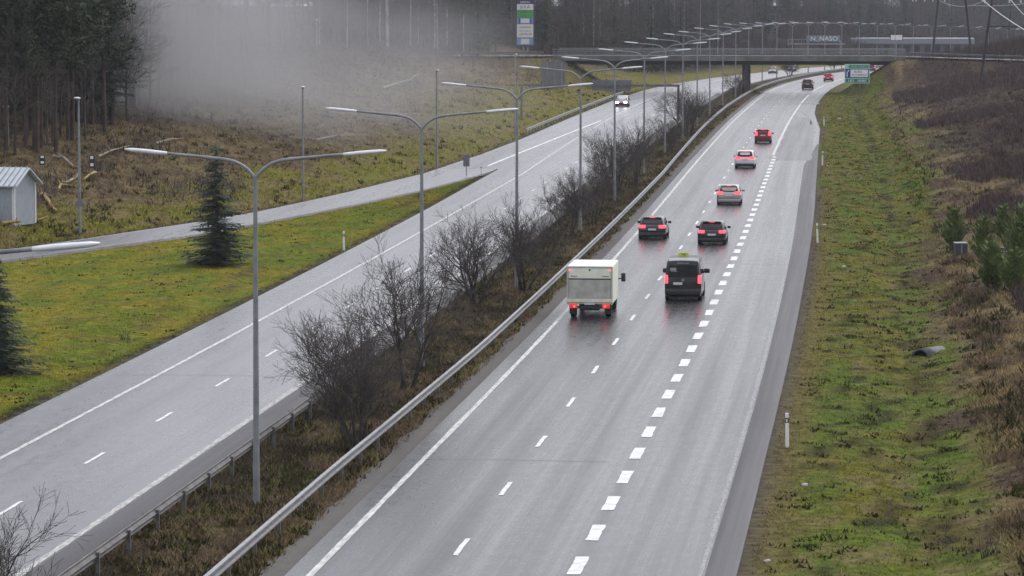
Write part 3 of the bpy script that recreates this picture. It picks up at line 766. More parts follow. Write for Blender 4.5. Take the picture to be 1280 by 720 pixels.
# the far-off wood that reads as one mass
def merge_far(n, y0, y1, px0, px1, kinds, avoid=True):
    acc = {}
    for i in range(n):
        Y = R_.uniform(y0, y1); px = R_.uniform(px0, px1); x = (px - VX) / F_PX * Y
        if avoid and x > x_left_outer(Y) - 12 and x < o_Redge(Y) + float(cx(Y)) + 14: continue
        a = R_.uniform(0, 6.28); s = R_.uniform(.85, 1.3) * (1.15 if Y > 1250 else 1); ca, sa = math.cos(a) * s, math.sin(a) * s
        z = gz1(x, Y)
        for pn, me in R_.choice(kinds):
            co = np.empty(len(me.vertices) * 3, np.float32); me.vertices.foreach_get('co', co); co = co.reshape(-1, 3)
            w = np.stack([co[:, 0] * ca - co[:, 1] * sa + x, co[:, 0] * sa + co[:, 1] * ca + Y, co[:, 2] * s + z], 1)
            k = len(me.polygons[0].vertices); f = np.empty(len(me.polygons) * k, np.int32); me.loops.foreach_get('vertex_index', f)
            acc.setdefault((me.materials[0], k), []).append((w, f.reshape(-1, k)))
    return acc
far = {}
for args in ((90, 900, 1110, 560, 960, BAR + BAR + SPR[2:]), (170, 1110, 1260, 860, 1340, BAR + BAR + SPR[2:]), (190, 1260, 1420, 700, 1400, BAR + BAR + SPR[2:]), (170, 1290, 1460, 1150, 1430, PIN + BAR + SPR[2:]), (60, 560, 760, 380, 618, PIN + BAR + SPR[2:])):
    for key, lst in merge_far(*args).items(): far.setdefault(key, []).extend(lst)
def join_far(far):
    ms = []; Vs = []; loops = []; starts = []; totals = []; mi = []; off = 0; lo = 0
    for (m, k), lst in far.items():
        if m not in ms: ms.append(m)
        for w, f in lst:
            Vs.append(w); loops.append((f + off).ravel()); n = len(f)
            starts.append(lo + np.arange(n) * k); totals.append(np.full(n, k)); mi.append(np.full(n, ms.index(m))); lo += n * k; off += len(w)
    V = np.concatenate(Vs); me = bpy.data.meshes.new('far_wood')
    me.vertices.add(len(V)); me.vertices.foreach_set('co', V.astype(np.float32).ravel())
    lp = np.concatenate(loops).astype(np.int32); me.loops.add(len(lp)); me.loops.foreach_set('vertex_index', lp)
    st = np.concatenate(starts).astype(np.int32); me.polygons.add(len(st)); me.polygons.foreach_set('loop_start', st)
    me.polygons.foreach_set('loop_total', np.concatenate(totals).astype(np.int32))
    for m in ms: me.materials.append(m)
    me.polygons.foreach_set('material_index', np.concatenate(mi).astype(np.int32)); me.update(calc_edges=True)
    o = bpy.data.objects.new('far_wood', me); COL.objects.link(o); return o
tag(join_far(far), 'hazy mixed wood filling the background behind the overpass', 'wood', kind='stuff')

# ----------------------------------------------------------------- lamp posts
def bez(p0, p1, p2, p3, n=9):
    out = []
    for i in range(n + 1):
        t = i / n; u = 1 - t
        out.append(tuple(u ** 3 * a + 3 * u * u * t * b + 3 * u * t * t * c + t ** 3 * d for a, b, c, d in zip(p0, p1, p2, p3)))
    return out
def lamp_head(sx, x, z, slope):
    mb = MB(); L = 1.35
    rings = []
    for t, w, h in ((0, .05, .05), (.12, .08, .06), (.5, .115, .07), (.85, .115, .06), (1, .06, .03)):
        xx = x + sx * L * t; zz = z + slope * L * t
        rings.append([(xx, w * math.cos(a), zz + h * math.sin(a)) for a in [2 * PI * k / 10 for k in range(10)]])
    mb.loft(rings); return mb
def double_lamp():
    e = empty('street_lamp', (0, 0, 0))
    MB().tube([(0, 0, -.3), (0, 0, 1.3)], [.115, .108], 10).build('base', M_pole, e, True)
    MB().tube([(0, 0, 1.3), (0, 0, 10.35)], [.10, .062], 10).build('pole', M_pole, e, True)
    for sx in (-1, 1):
        pts = bez((0, 0, 10.25), (sx * .35, 0, 10.75), (sx * .7, 0, 10.82), (sx * 1.2, 0, 10.87), 8) + [(sx * 2.8, 0, 11.02)]
        a = MB().tube(pts, [.055] * 9 + [.045], 8).build('arm', M_pole, e, True)
        lamp_head(sx, sx * 2.78, 11.02, .09).build('lamp_head', M_head, a, True)
    return e
def solve_Y(px, off=-19.35):
    Y = np.arange(60, 1300, .5); x = VX + F_PX * (cx(Y) + off) / Y
    return float(Y[np.argmin(np.abs(x - px))])
lampY = [67.0, 107, 147, 188, 233] + [solve_Y(q) for q in (771, 808, 834, 856, 874, 890, 906, 922)]
while lampY[-1] < 1180: lampY.append(lampY[-1] + 40)
lamp_labels = [
    'double armed lamp post cut by the left edge, only one white arm tip showing',
    'nearest full double armed lamp post, standing beside the guardrail in front of the bushes',
    'double armed lamp post rising from the nearest clump of bare bushes',
    'double armed lamp post rising from the second clump of bare bushes',
    'double armed lamp post just behind the second clump of bare bushes',
    'double armed lamp post whose pole crosses the oncoming car',
    'double armed lamp post in the median before the gantry leg',
    'double armed lamp post in the median closest left of the gantry leg',
    'double armed lamp post in the median just past the gantry leg',
    'double armed lamp post in the median, second past the gantry leg',
    'double armed lamp post in the median, third past the gantry leg',
    'double armed lamp post last in the median before the bridge pier',
    'double armed lamp post right beside the bridge pier']
lp0 = double_lamp()
for i, Y in enumerate(lampY):
    o = lp0 if i == 0 else copy_tree(lp0)
    x = float(cx(Y)) - 19.35; o.location = (x, Y, max(gz1(x, Y), float(rz(Y)) - .1))
    o.rotation_euler = (R_.uniform(-.004, .004), R_.uniform(-.004, .004), -math.atan(float(cx(Y + 5) - cx(Y - 5)) / 10))
    tag(o, lamp_labels[i] if i < len(lamp_labels) else 'slim double armed lamp post in the row curving away beyond the overpass', 'street lamp', 'double armed lamps along the median')
def single_lamp(h):
    e = empty('street_lamp', (0, 0, 0))
    MB().tube([(0, 0, -.3), (0, 0, h - .1)], [.11, .06], 8).build('pole', M_pole, e, True)
    a = MB().tube([(0, 0, h - .12), (.12, -.35, h), (.3, -1.0, h + .05)], [.055, .05, .045], 8).build('arm', M_pole, e, True)
    hb = lamp_head(1, 0, 0, .05); hb.v = [(p[1] * 1.2 + .3, -p[0] - .95, p[2] + h + .05) for p in hb.v]
    hb.build('lamp_head', M_head, a, True)
    return e
for (px, py, top, lab) in ((100, 293, 120, 'grey lamp post right of the hut with a triangular sign on it'), (379, 250, 108, 'slim ramp lamp post standing in front of the mist'),
                           (546, 212, 88, 'faint ramp lamp post on the tan hillside'), (644, 172, 68, 'ramp lamp post at the start of the roadside guardrail below the overpass'),
                           (10, 182, 142, 'lamp post in the wood behind the hut at the left edge'), (396, 62, 25, 'small lamp on the hill crest above the mist')):
    p = hit(px, py); h = (py - top) / (F_PX / p.y)
    o = single_lamp(max(3, h)); o.location = p; tag(o, lab, 'street lamp', 'single lamps along the ramp')

# ----------------------------------------------------------------- guardrails
PROF = [(-.02, .44), (.05, .47), (.05, .52), (-.07, .565), (-.07, .635), (.05, .68), (.05, .73), (-.02, .77), (-.045, .76), (.015, .70), (-.10, .60), (.015, .50), (-.045, .45)]
def guardrail(f, y0, y1, side, label, m=M_galv, step=4.0, zf=None, h=0.0):
    x0 = float(f(y0) + cx(y0)); e = empty('guardrail', (x0, y0, float(rz(y0)))); tag(e, label, 'guardrail', 'steel guardrails')
    mb = MB(); Y = np.arange(y0, y1, 4.0); rings = []
    for q in Y:
        x = float(f(q) + cx(q)) - x0; z = float(rz(q)) - e.location.z
        rings.append([(x + side * a, q - y0, z + b + h) for a, b in PROF])
    mb.loft(rings); fix_normals(mb.build('rail_beam', m, e))
    rest = MB(); n = 0; base = None
    for q in np.arange(y0 + 1, y1, step):
        x = float(f(q) + cx(q)) - x0; z = float(rz(q)) - e.location.z; g_ = gz1(x + x0, q) - e.location.z
        if n < 100:
            if base is None: base = MB().box(-.05, .05, -.06, .06, -1.0, 0, 0).build('post', M_post, e)
            o = base if n == 0 else base.copy()
            if n: COL.objects.link(o); o.parent = e
            o.location = (x - side * .10, q - y0, z + .70 + h)
        else:
            rest.box(x - side * .10 - .05, x - side * .10 + .05, q - y0 - .06, q - y0 + .06, g_ - .3, z + .70 + h)
        n += 1
    if rest.v: tag(rest.build('post_row', M_post, e), kind='stuff')
    return e
guardrail(lambda Y: np.interp(Y, [40, 110, 150, 300, 400, 480, 600, 700], [-17.5, -17.5, -17.2, -17.1, -17.8, -18.0, -17.4, -17.0]), 60, 900, 1, 'long steel guardrail along the median beside the lanes leading away')
guardrail(K(-21.35), 60, 620, -1, 'steel guardrail along the median beside the oncoming lanes', M_rail2)
guardrail(lambda Y: o_RampL(Y) - .35, 392, 548, 1, 'short steel guardrail beside the far end of the ramp')

# ----------------------------------------------------------------- overpass
def overpass():
    e = empty('overpass', (-24.0, BRY, 0)); tag(e, 'concrete overpass with pale parapet crossing both carriageways', 'bridge')
    ox = -24.0
    xsb = np.linspace(ABL - 2.0, ABR + 3.0, 26)
    w = 5.6
    sl = MB(); ring = []
    for x in xsb:
        z = float(deck_z(x)); ring.append([(x - ox, -w, z - .62), (x - ox, w, z - .62), (x - ox, w, z - .02), (x - ox, -w, z - .02)])
    fix_normals(sl.loft(ring).build('deck', M_conc_shade, e))
    for yy in (-3.6, 0.0, 3.6):
        gd = MB(); ring = []
        for x in xsb:
            z = float(deck_z(x)); ring.append([(x - ox, yy - .7, z - 1.35), (x - ox, yy + .7, z - 1.35), (x - ox, yy + .9, z - .63), (x - ox, yy - .9, z - .63)])
        fix_normals(gd.loft(ring).build('girder', M_conc_shade, e))
    for s in (-1, 1):
        eb = MB(); ring = []
        for x in xsb:
            z = float(deck_z(x)); y_ = s * (w + .16)
            ring.append([(x - ox, y_ - .15, z - .72), (x - ox, y_ + .15, z - .72), (x - ox, y_ + .15, z + .12), (x - ox, y_ - .15, z + .12)])
        fix_normals(eb.loft(ring).build('edge_beam', M_conc, e))
        rl = MB()
        for hh, r in ((.45, .03), (.75, .03), (1.1, .05)):
            rl.tube([(x - ox, s * (w + .16), float(deck_z(x)) + hh) for x in xsb], r, 6)
        ra = rl.build('railing', M_galv, e, True)
        for x in np.arange(ABL - 1, ABR + 3, 2.2):
            z = float(deck_z(x)); MB().box(x - ox - .05, x - ox + .05, s * (w + .16) - .05, s * (w + .16) + .05, z + .12, z + 1.06).build('railing_post', M_post, ra)
    pz = float(deck_z(-22)) - 1.37
    for yy in (-3.6, 0, 3.6):
        xp = float(cx(BRY)) - 19.0 - ox
        MB().tube([(xp, yy, -.6), (xp, yy, pz)], [.55, .55], 16).build('pier', M_conc_shade, e, True)
    # abutments with wing walls
    for xf, s in ((ABL, -1), (ABR, 1)):
        z = float(deck_z(xf))
        MB().box(min(xf, xf + s * 1.6) - ox, max(xf, xf + s * 1.6) - ox, -5.9, 5.9, -1.0, z - 1.37).build('abutment', M_conc, e)
        MB().box(min(xf + s * 1.0, xf + s * 6.5) - ox, max(xf + s * 1.0, xf + s * 6.5) - ox, -6.1, -5.78, -1.0, z - .74).build('wing_wall', M_conc, e)
    # graffiti on the right wing wall
    gm = mat('graffiti_paint', (.55, .56, .53), .6, var=.1); gr = MB()
    for pts in ([(0, 1.1), (.9, 1.1), (.1, .2), (1.0, .2)], [(1.3, 1.1), (1.4, .25), (1.9, .2), (2.1, 1.1)], [(2.4, 1.1), (2.8, .6), (3.2, 1.15)], [(2.8, .6), (2.6, .1)]):
        gr.tube([(ABR + 1.7 + a - ox, -6.13, float(deck_z(ABR)) - 2.2 + b) for a, b in pts], .10, 5)
    gr.build('graffiti', gm, e)
    gp_ = mat('pink_graffiti', (.22, .09, .13), .6, var=.2); gq = MB()
    for pts in ([(3.5, .7), (4.4, 1.0), (4.6, .5), (3.6, .4)], [(.3, -.3), (1.2, .0), (2.2, -.2), (3.2, .1)]):
        gq.tube([(ABR + 1.7 + a - ox, -6.13, float(deck_z(ABR)) - 2.2 + b) for a, b in pts], .09, 5)
    gq.build('graffiti', gp_, e)
overpass()
def cross_strip(name, x0, x1, m, z):
    xs_ = np.arange(x0, x1 + .1, 4.0); me = bpy.data.meshes.new(name); vs = []; fs = []
    for x in xs_: vs += [(x, BRY - 5.0, float(deck_z(x)) + z), (x, BRY + 5.0, float(deck_z(x)) + z)]
    for i in range(len(xs_) - 1): fs.append((2 * i, 2 * i + 2, 2 * i + 3, 2 * i + 1))
    me.from_pydata(vs, [], fs); me.update(); ul = me.uv_layers.new(name='UVMap')
    for l in me.loops: ul.data[l.index].uv = vs[l.vertex_index][:2]
    tag(link(name, me, None, m), kind='structure')
cross_strip('overpass_road', -190, 150, M_shoulder, .01)
def side_rail(x0, x1, label):
    e = empty('guardrail', (x0, BRY - 5.6, float(deck_z(x0)))); tag(e, label, 'guardrail', 'overpass approach guardrails')
    mb = MB(); xs_ = np.arange(x0, x1 + .1, 4.0)
    mb.loft([[(x - x0, -a * 1.3, float(deck_z(x)) - float(deck_z(x0)) + b) for a, b in PROF] for x in xs_]); fix_normals(mb.build('rail_beam', M_rail2, e))
    b0 = None
    for i, x in enumerate(xs_):
        if b0 is None: b0 = MB().box(-.06, .06, .06, .16, -.9, .72).build('post', M_post, e); o = b0
        else: o = b0.copy(); COL.objects.link(o); o.parent = e
        o.location = (x - x0, 0, float(deck_z(x)) - float(deck_z(x0)))
side_rail(ABR + 3.6, 60, 'pale guardrail beside the overpass road running right across the bank')
side_rail(-110, ABL - 2.6, 'pale guardrail beside the overpass road at the left end of the bridge')

# ----------------------------------------------------------------- signs
def quad_y(mb, x0, x1, z0, z1, y, t=.03): return mb.box(x0, x1, y, y + t, z0, z1)
S_green = mat('sign_green', (.012, .17, .085), .4, var=.05); S_lgreen = mat('sign_pale_green', (.40, .62, .52), .4, var=.05)
S_blue = mat('sign_blue', (.012, .03, .22), .4, var=.05); S_wht = mat('sign_white', (.78, .78, .78), .4, var=.03)
S_back = mat('sign_back_grey', (.16, .17, .19), .5, .3, .1, 1.0); S_txt = mat('sign_dark_text', (.03, .03, .035), .5)
def glyph_row(mb, x0, x1, zc, h, y, seed, ascend=False):
    """small strokes standing for lettering too far away to read"""
    r = random.Random(seed); x = x0
    while x < x1 - h * .3:
        w = h * r.uniform(.35, .6); k = r.choice('LIOEAN'); t = h * .16
        hh = h * (1.25 if ascend and r.random() < .3 else 1)
        mb.box(x, x + t, y, y + .012, zc - h / 2, zc - h / 2 + hh)
        if k in 'OAN': mb.box(x + w - t, x + w, y, y + .012, zc - h / 2, zc + h / 2)
        if k in 'LEO': mb.box(x + t, x + w - (t if k == 'O' else 0), y, y + .012, zc - h / 2, zc - h / 2 + t)
        if k in 'EOA': mb.box(x + t, x + w - (t if k in 'OA' else 0), y, y + .012, zc + h / 2 - t, zc + h / 2)
        x += w + h * .22
# green guide sign before the overpass
p = hit(1071, 132); s_ = F_PX / p.y
def green_sign():
    e = empty('road_sign', p, math.radians(4)); tag(e, 'green and white direction sign with blue frame on two posts below the overpass', 'road sign')
    zb = (132 - 104.5) / s_; zt = (132 - 80.5) / s_; W = 31 / s_ / 2; H = zt - zb
    for x in (-W * .25, W * .22): MB().tube([(x, .08, -.4), (x, .08, zt - .3)], .06, 8).build('post', M_post, e, True)
    pn = MB().box(-W, W, -.02, .03, zb, zt, .008).build('panel', S_lgreen, e)
    mb = MB(); quad_y(mb, -W * .66, W * .93, zt - H * .21, zt - H * .05, -.045); mb.build('green_bar', S_green, pn)
    mb = MB(); quad_y(mb, -W * .92, W * .93, zb + H * .04, zb + H * .24, -.045); mb.build('green_bar', S_green, pn)
    mb = MB(); quad_y(mb, -W * .94, W * .94, zb + H * .28, zb + H * .75, -.045); mb.build('blue_frame', S_blue, pn)
    mb = MB(); quad_y(mb, -W * .52, W * .86, zb + H * .33, zb + H * .71, -.06); mb.build('white_field', S_wht, pn)
    mb = MB(); glyph_row(mb, -W * .22, W * .45, zb + H * .60, H * .10, -.075, 3, True); glyph_row(mb, -W * .4, W * .8, zb + H * .44, H * .09, -.075, 9); mb.build('lettering', S_txt, pn)
    mb = MB(); glyph_row(mb, -W * .5, W * .8, zt - H * .13, H * .085, -.06, 5); mb.build('lettering', S_lgreen, pn)
    mb = MB(); glyph_row(mb, -W * .68, -W * .2, zb + H * .14, H * .12, -.06, 6); glyph_row(mb, W * .05, W * .75, zb + H * .14, H * .11, -.06, 8)
    mb.tube([(-W * .8, -.06, zb + H * .34), (-W * .8, -.06, zb + H * .55), (-W * .66, -.06, zb + H * .68)], .07, 5); mb.build('lettering', S_wht, pn)
green_sign()
# tall advertising pylon behind the overpass
def pylon():
    Y = 612.0; b = at_depth(656.5, 66, Y); s = F_PX / Y; e = empty('advertising_pylon', (b.x, Y, gz1(b.x, Y))); z0 = e.location.z
    tag(e, 'tall advertising pylon with stacked coloured panels on two posts', 'pylon sign')
    H = lambda y: CAM_H - (y + 8) / s - z0
    for x in (-.35, .42): MB().tube([(x, .1, -.5), (x, .1, H(56))], .13, 8).build('post', M_galv, e, True)
    S_purp = mat('panel_purple', (.05, .03, .14), .4); S_gr = mat('panel_green', (.05, .42, .06), .4); S_lb = mat('panel_light_blue', (.22, .36, .62), .4); S_navy = mat('panel_navy', (.02, .028, .07), .4); S_red = mat('panel_red_text', (.22, .02, .03), .4)
    W = 12 / s
    MB().box(-W, W, -.12, .12, H(58.5), H(-7), .02).build('frame', S_navy, e)
    def pan(ya, yb, m, w=.86): return MB().box(-W * w, W * w, -.17, -.125, H(yb), H(ya)).build('panel', m, e)
    q = pan(-6, 4.6, S_purp); mb = MB(); glyph_row(mb, -W * .5, W * .5, H(2.6), 2.2 / s, -.19, 2); mb.build('lettering', S_wht, q)
    q = pan(5, 12.4, S_wht); text_mesh('lettering', 'JULA', 5.2 / s, S_red, q, Matrix.Translation((0, -.19, H(8.7))) @ FACE, sx=1.1)
    q = pan(12.8, 21.8, S_gr); mb = MB(); glyph_row(mb, -W * .55, W * .6, H(14.8), 2.2 / s, -.19, 12); glyph_row(mb, -W * .55, W * .2, H(19.5), 1.8 / s, -.19, 13); mb.build('lettering', S_navy, q)
    q = pan(22.2, 29.6, S_lb); mb = MB(); mb.box(-W * .45, W * .45, -.2, -.175, H(28.6), H(23.2)); mb.build('lettering', S_wht, q)
    mb = MB(); mb.box(-W * .68, -W * .54, -.2, -.175, H(29), H(22.6)); mb.box(W * .54, W * .66, -.2, -.175, H(29), H(22.6)); mb.build('stripe', S_blue, q)
    q = pan(30.2, 46.8, S_wht); mb = MB()
    for i, (y, h, sd) in enumerate(((34, 1.8, 4), (38.6, 1.2, 5), (42.7, 2.4, 6))): glyph_row(mb, -W * .58, W * .62, H(y), h / s, -.19, sd)
    mb.build('lettering', S_txt, q)
    q = pan(47.6, 56, S_lb); mb = MB(); mb.box(-W * .42, W * .42, -.2, -.175, H(55), H(48.5)); mb.build('lettering', S_wht, q)
pylon()
# gantry over the oncoming lanes, sign seen from behind
def gantry():
    Y = 424.0; l = at_depth(652, 107, Y); r = at_depth(848, 107, Y); e = empty('sign_gantry', (r.x, Y, 0)); tag(e, 'dark steel sign gantry across the oncoming lanes with the back of its sign', 'gantry')
    h = r.z; w = l.x - r.x
    MB().box(-.14, .14, -.14, .14, -.4, h + .12).build('leg', M_post, e); MB().box(w - .14, w + .14, -.14, .14, gz1(l.x, Y) - .4, h + .12).build('leg', M_post, e)
    MB().box(w + .15, -.15, -.1, .1, h - .14, h + .14).build('beam', M_post, e)
    a = at_depth(740, 101, Y).x - r.x; b = at_depth(789, 101, Y).x - r.x
    sg = MB().box(a, b, .12, .2, h - .65, h + .65).build('sign_panel', S_back, e)
    for x in np.linspace(a + .4, b - .4, 4): MB().box(x - .04, x + .04, .06, .115, h - .6, h + .6).build('rib', M_post, sg)
gantry()
def back_sign():
    q = hit(692, 110); s = F_PX / q.y; e = empty('road_sign', q, math.radians(-6)); tag(e, 'large grey back of a road sign on the slope left of the overpass', 'road sign')
    W = 15 / s; zt = 33 / s
    pn = MB().box(-W, W, -.03, .03, .25, zt).build('panel', S_back, e)
    for x in (-W * .55, W * .1, W * .7): MB().box(x - .07, x + .07, -.12, -.035, -.4, zt - .1).build('post', M_galv, e)
back_sign()
def small_sign():
    q = hit(583, 222); s = F_PX / q.y; e = empty('road_sign', q, math.radians(10)); tag(e, 'small grey backed sign on a short post at the tip of the grass island', 'road sign')
    MB().tube([(0, .05, -.3), (0, .05, 27 / s)], .04, 8).build('post', M_pole, e, True); MB().box(-4 / s, 4 / s, -.02, .02, 14 / s, 29 / s, .01).build('panel', S_back, e)
small_sign()
def triangle_sign():
    q = hit(100, 293); e = empty('warning_sign', q + Vector((.05, -.14, 0))); tag(e, 'grey triangular sign back fixed on the lamp post by the hut', 'road sign')
    s = F_PX / q.y; z = 36 / s; w = 7.5 / s
    MB().add([(-w, 0, z), (w, 0, z), (0, 0, z + 1.75 * w), (-w, .03, z), (w, .03, z), (0, .03, z + 1.75 * w)], [(0, 1, 2), (5, 4, 3), (0, 3, 4, 1), (1, 4, 5, 2), (2, 5, 3, 0)]).build('panel', S_back, e)
    MB().box(-.03, .03, .03, .07, z + .1, z + .9).build('bracket', M_post, e)
triangle_sign()

def marker_post(px, y0, y1, label, green=False):
    q = hit(px, y1); h = (y1 - y0) / (F_PX / q.y); e = empty('marker_post', q, R_.uniform(-.3, .3)); e.rotation_euler.y = R_.uniform(-.06, .03); tag(e, label, 'marker post', 'white reflector posts')
    MB().box(-.06, .06, -.04, .04, -.2, h * .72, .01).build('post', M_white, e)
    c = MB().box(-.064, .064, -.044, .044, h * .722, h * .86, .008).build('band', M_black, e); MB().box(-.058, .058, -.038, .038, h * .862, h, .01).build('cap', M_white, e)
    MB().box(-.03, .03, -.056, -.046, h * .75, h * .83).build('reflector', M_head, c)
for a in ((984, 516, 560, 'nearest white marker post on the right verge'), (1022, 279, 304, 'white marker post leaning on the right verge, second from the camera'),
          (1028, 189, 207, 'white marker post on the right verge level with the road cracks'), (1030, 146, 157, 'farthest white marker post on the right verge before the green sign'),
          (430, 289, 313, 'white marker post on the grass island beside the motorway'), (602, 207, 219, 'white marker post at the tip of the grass island')): marker_post(*a)

# ----------------------------------------------------------------- hut and its surroundings
def hut():
    q = hit(8, 280); q.z += .12; e = empty('hut', (q.x, q.y, q.z), math.radians(-14)); tag(e, 'small pale blue hut with ribbed light metal roof by the ramp', 'hut')
    W, D, Hh, Rg = 4.6, 3.0, 2.45, 3.35
    xa, xb = -W + .6, .6; wall = mat('blue_grey_boards', (.31, .34, .38), .7, var=.12, scale=3, stretch=(6, 6, .6)); roof = mat('light_roof_metal', (.50, .53, .56), .4, .2, .06, 2)
    MB().loft([[(x, 0, -.3), (x, D, -.3), (x, D, Hh), (x, D / 2, Rg), (x, 0, Hh)] for x in (xa, xb)]).build('wall', wall, e)
    rf = MB()
    for s in (0, 1):
        y0, y1 = (-.35, D / 2) if s == 0 else (D + .35, D / 2); z0 = Hh - .2 + .03; z1 = Rg + .06
        rf.add([(xa - .3, y0, z0), (xb + .4, y0, z0), (xb + .4, y1, z1), (xa - .3, y1, z1), (xa - .3, y0, z0 + .09), (xb + .4, y0, z0 + .09), (xb + .4, y1, z1 + .09), (xa - .3, y1, z1 + .09)],
               [(0, 1, 2, 3), (7, 6, 5, 4), (0, 4, 5, 1), (1, 5, 6, 2), (2, 6, 7, 3), (3, 7, 4, 0)])
    rfo = fix_normals(rf.build('roof', roof, e))
    sm = MB()
    for x in np.arange(xa - .25, xb + .4, .42): sm.add([(x, -.36, Hh - .07), (x + .05, -.36, Hh - .07), (x + .05, D / 2, Rg + .155), (x, D / 2, Rg + .155), (x, -.36, Hh - .0), (x + .05, -.36, Hh - .0), (x + .05, D / 2, Rg + .22), (x, D / 2, Rg + .22)], [(0, 1, 2, 3), (7, 6, 5, 4), (0, 4, 5, 1), (1, 5, 6, 2), (2, 6, 7, 3), (3, 7, 4, 0)])
    fix_normals(sm.build('standing_seam', mat('dull_roof_seam', (.33, .36, .39), .45, .3, .06, 2), rfo))
    tr = mat('white_trim', (.62, .64, .65), .6, var=.06)
    for (x0, x1, y0, y1) in ((xb - .10, xb + .03, -.03, .12), (xb - .02, xb + .035, D - .14, D + .03), (xa - .03, xa + .12, -.03, .1)): MB().box(x0 - .06 * (x0 > 0), x1, y0, y1, -.25, Hh - .02).build('corner_trim', tr, e)
    MB().box(xb - 3.6, xb - 2.5, -.05, -.004, .15, 2.15, .01).build('door', mat('hut_door', (.20, .24, .30), .6, var=.08), e)
    ac = MB().box(-1.62, -.74, -.42, -.06, .42, 1.04, .03).build('air_conditioner', mat('cream_metal', (.6, .6, .56), .5), e); fb = MB(); fb.tube([(-1.32, -.421, .73), (-1.32, -.445, .73)], .24, 18); fb.build('fan_grille', M_black, ac)
    for z in (.3,): pass
hut()
M_yel = mat('yellow_brown_wood', (.30, .20, .06), .8, var=.25, scale=3); M_pale = mat('pale_dead_wood', (.26, .22, .15), .85, var=.25, scale=3)
def branch(pts, r, m, label, z=.08, name='fallen_branch'):
    P = [hit(a, b) + Vector((0, 0, z + .12 + .12 * (i % 2))) for i, (a, b) in enumerate(pts)]; o0 = P[0].copy()
    e = MB().tube([q - o0 for q in P], [r * (1 - .6 * i / (len(P) - 1)) for i in range(len(P))], 6)
    n = len(P)
    for i in range(1, n - 1):
        d = Vector((R_.uniform(-.6, .6), R_.uniform(-.3, .3), R_.uniform(.15, .5))); e.tube([P[i] - o0, P[i] - o0 + d], [r * .5, r * .15], 5)
    o = e.build(name, m, None, True); o.location = o0; tag(o, label, 'branch', 'fallen branches on the left slope'); return o
branch([(66, 199), (80, 203), (92, 212), (97, 214)], .16, M_pale, 'pale crooked branch on the slope between hut and lamp post')
branch([(97, 222), (92, 229), (84, 232), (77, 233)], .13, M_pale, 'pale forked branch touching the lamp post')
branch([(119, 219), (112, 224), (105, 228)], .14, M_yel, 'yellow brown stick just right of the lamp post')
branch([(73, 241), (76, 236), (86, 235)], .13, M_yel, 'bent yellow stick left of the lamp post')
branch([(52, 246), (59, 255), (66, 264), (71, 269)], .16, M_yel, 'long yellow brown branch right of the hut')
branch([(50, 247), (58, 249), (66, 249)], .08, M_pale, 'thin pale stick lying above the long yellow branch')
branch([(2, 284), (20, 283), (40, 281), (58, 278)], .13, M_yel, 'yellow pole lying on the ground before the hut')
branch([(123, 199), (140, 193), (163, 185)], .11, M_pale, 'pale log on the slope below the mist, seen left of a lamp arm')
branch([(195, 183), (212, 179), (230, 176)], .11, M_pale, 'pale log on the slope below the mist, seen above a lamp arm')
branch([(395, 178), (420, 174), (443, 172)], .13, M_pale, 'pale fallen log on the slope right of the ramp lamp')
branch([(478, 112), (495, 108), (512, 102), (522, 95)], .2, M_pale, 'big pale fallen log high on the tan hill')
def signal_post(px, y0, y1, lab):
    q = hit(px, y1); s = F_PX / q.y; e = empty('marker_board', q); tag(e, lab, 'marker'); h = (y1 - y0) / s
    b = MB().box(-.22, .22, 0, .05, h * .35, h, .01).build('board', M_black, e); MB().box(-.04, .04, .05, .1, -.3, h * .9).build('post', M_post, e)
    MB().box(-.12, .12, -.012, -.002, h * .82, h * .96).build('white_mark', M_white, b); MB().box(-.12, .12, -.012, -.002, h * .45, h * .6).build('white_mark', M_white, b)
signal_post(115, 194, 219, 'black marker board with two white marks right of the lamp post'); signal_post(53, 194, 213, 'small black and white marker at the wood edge behind the hut')

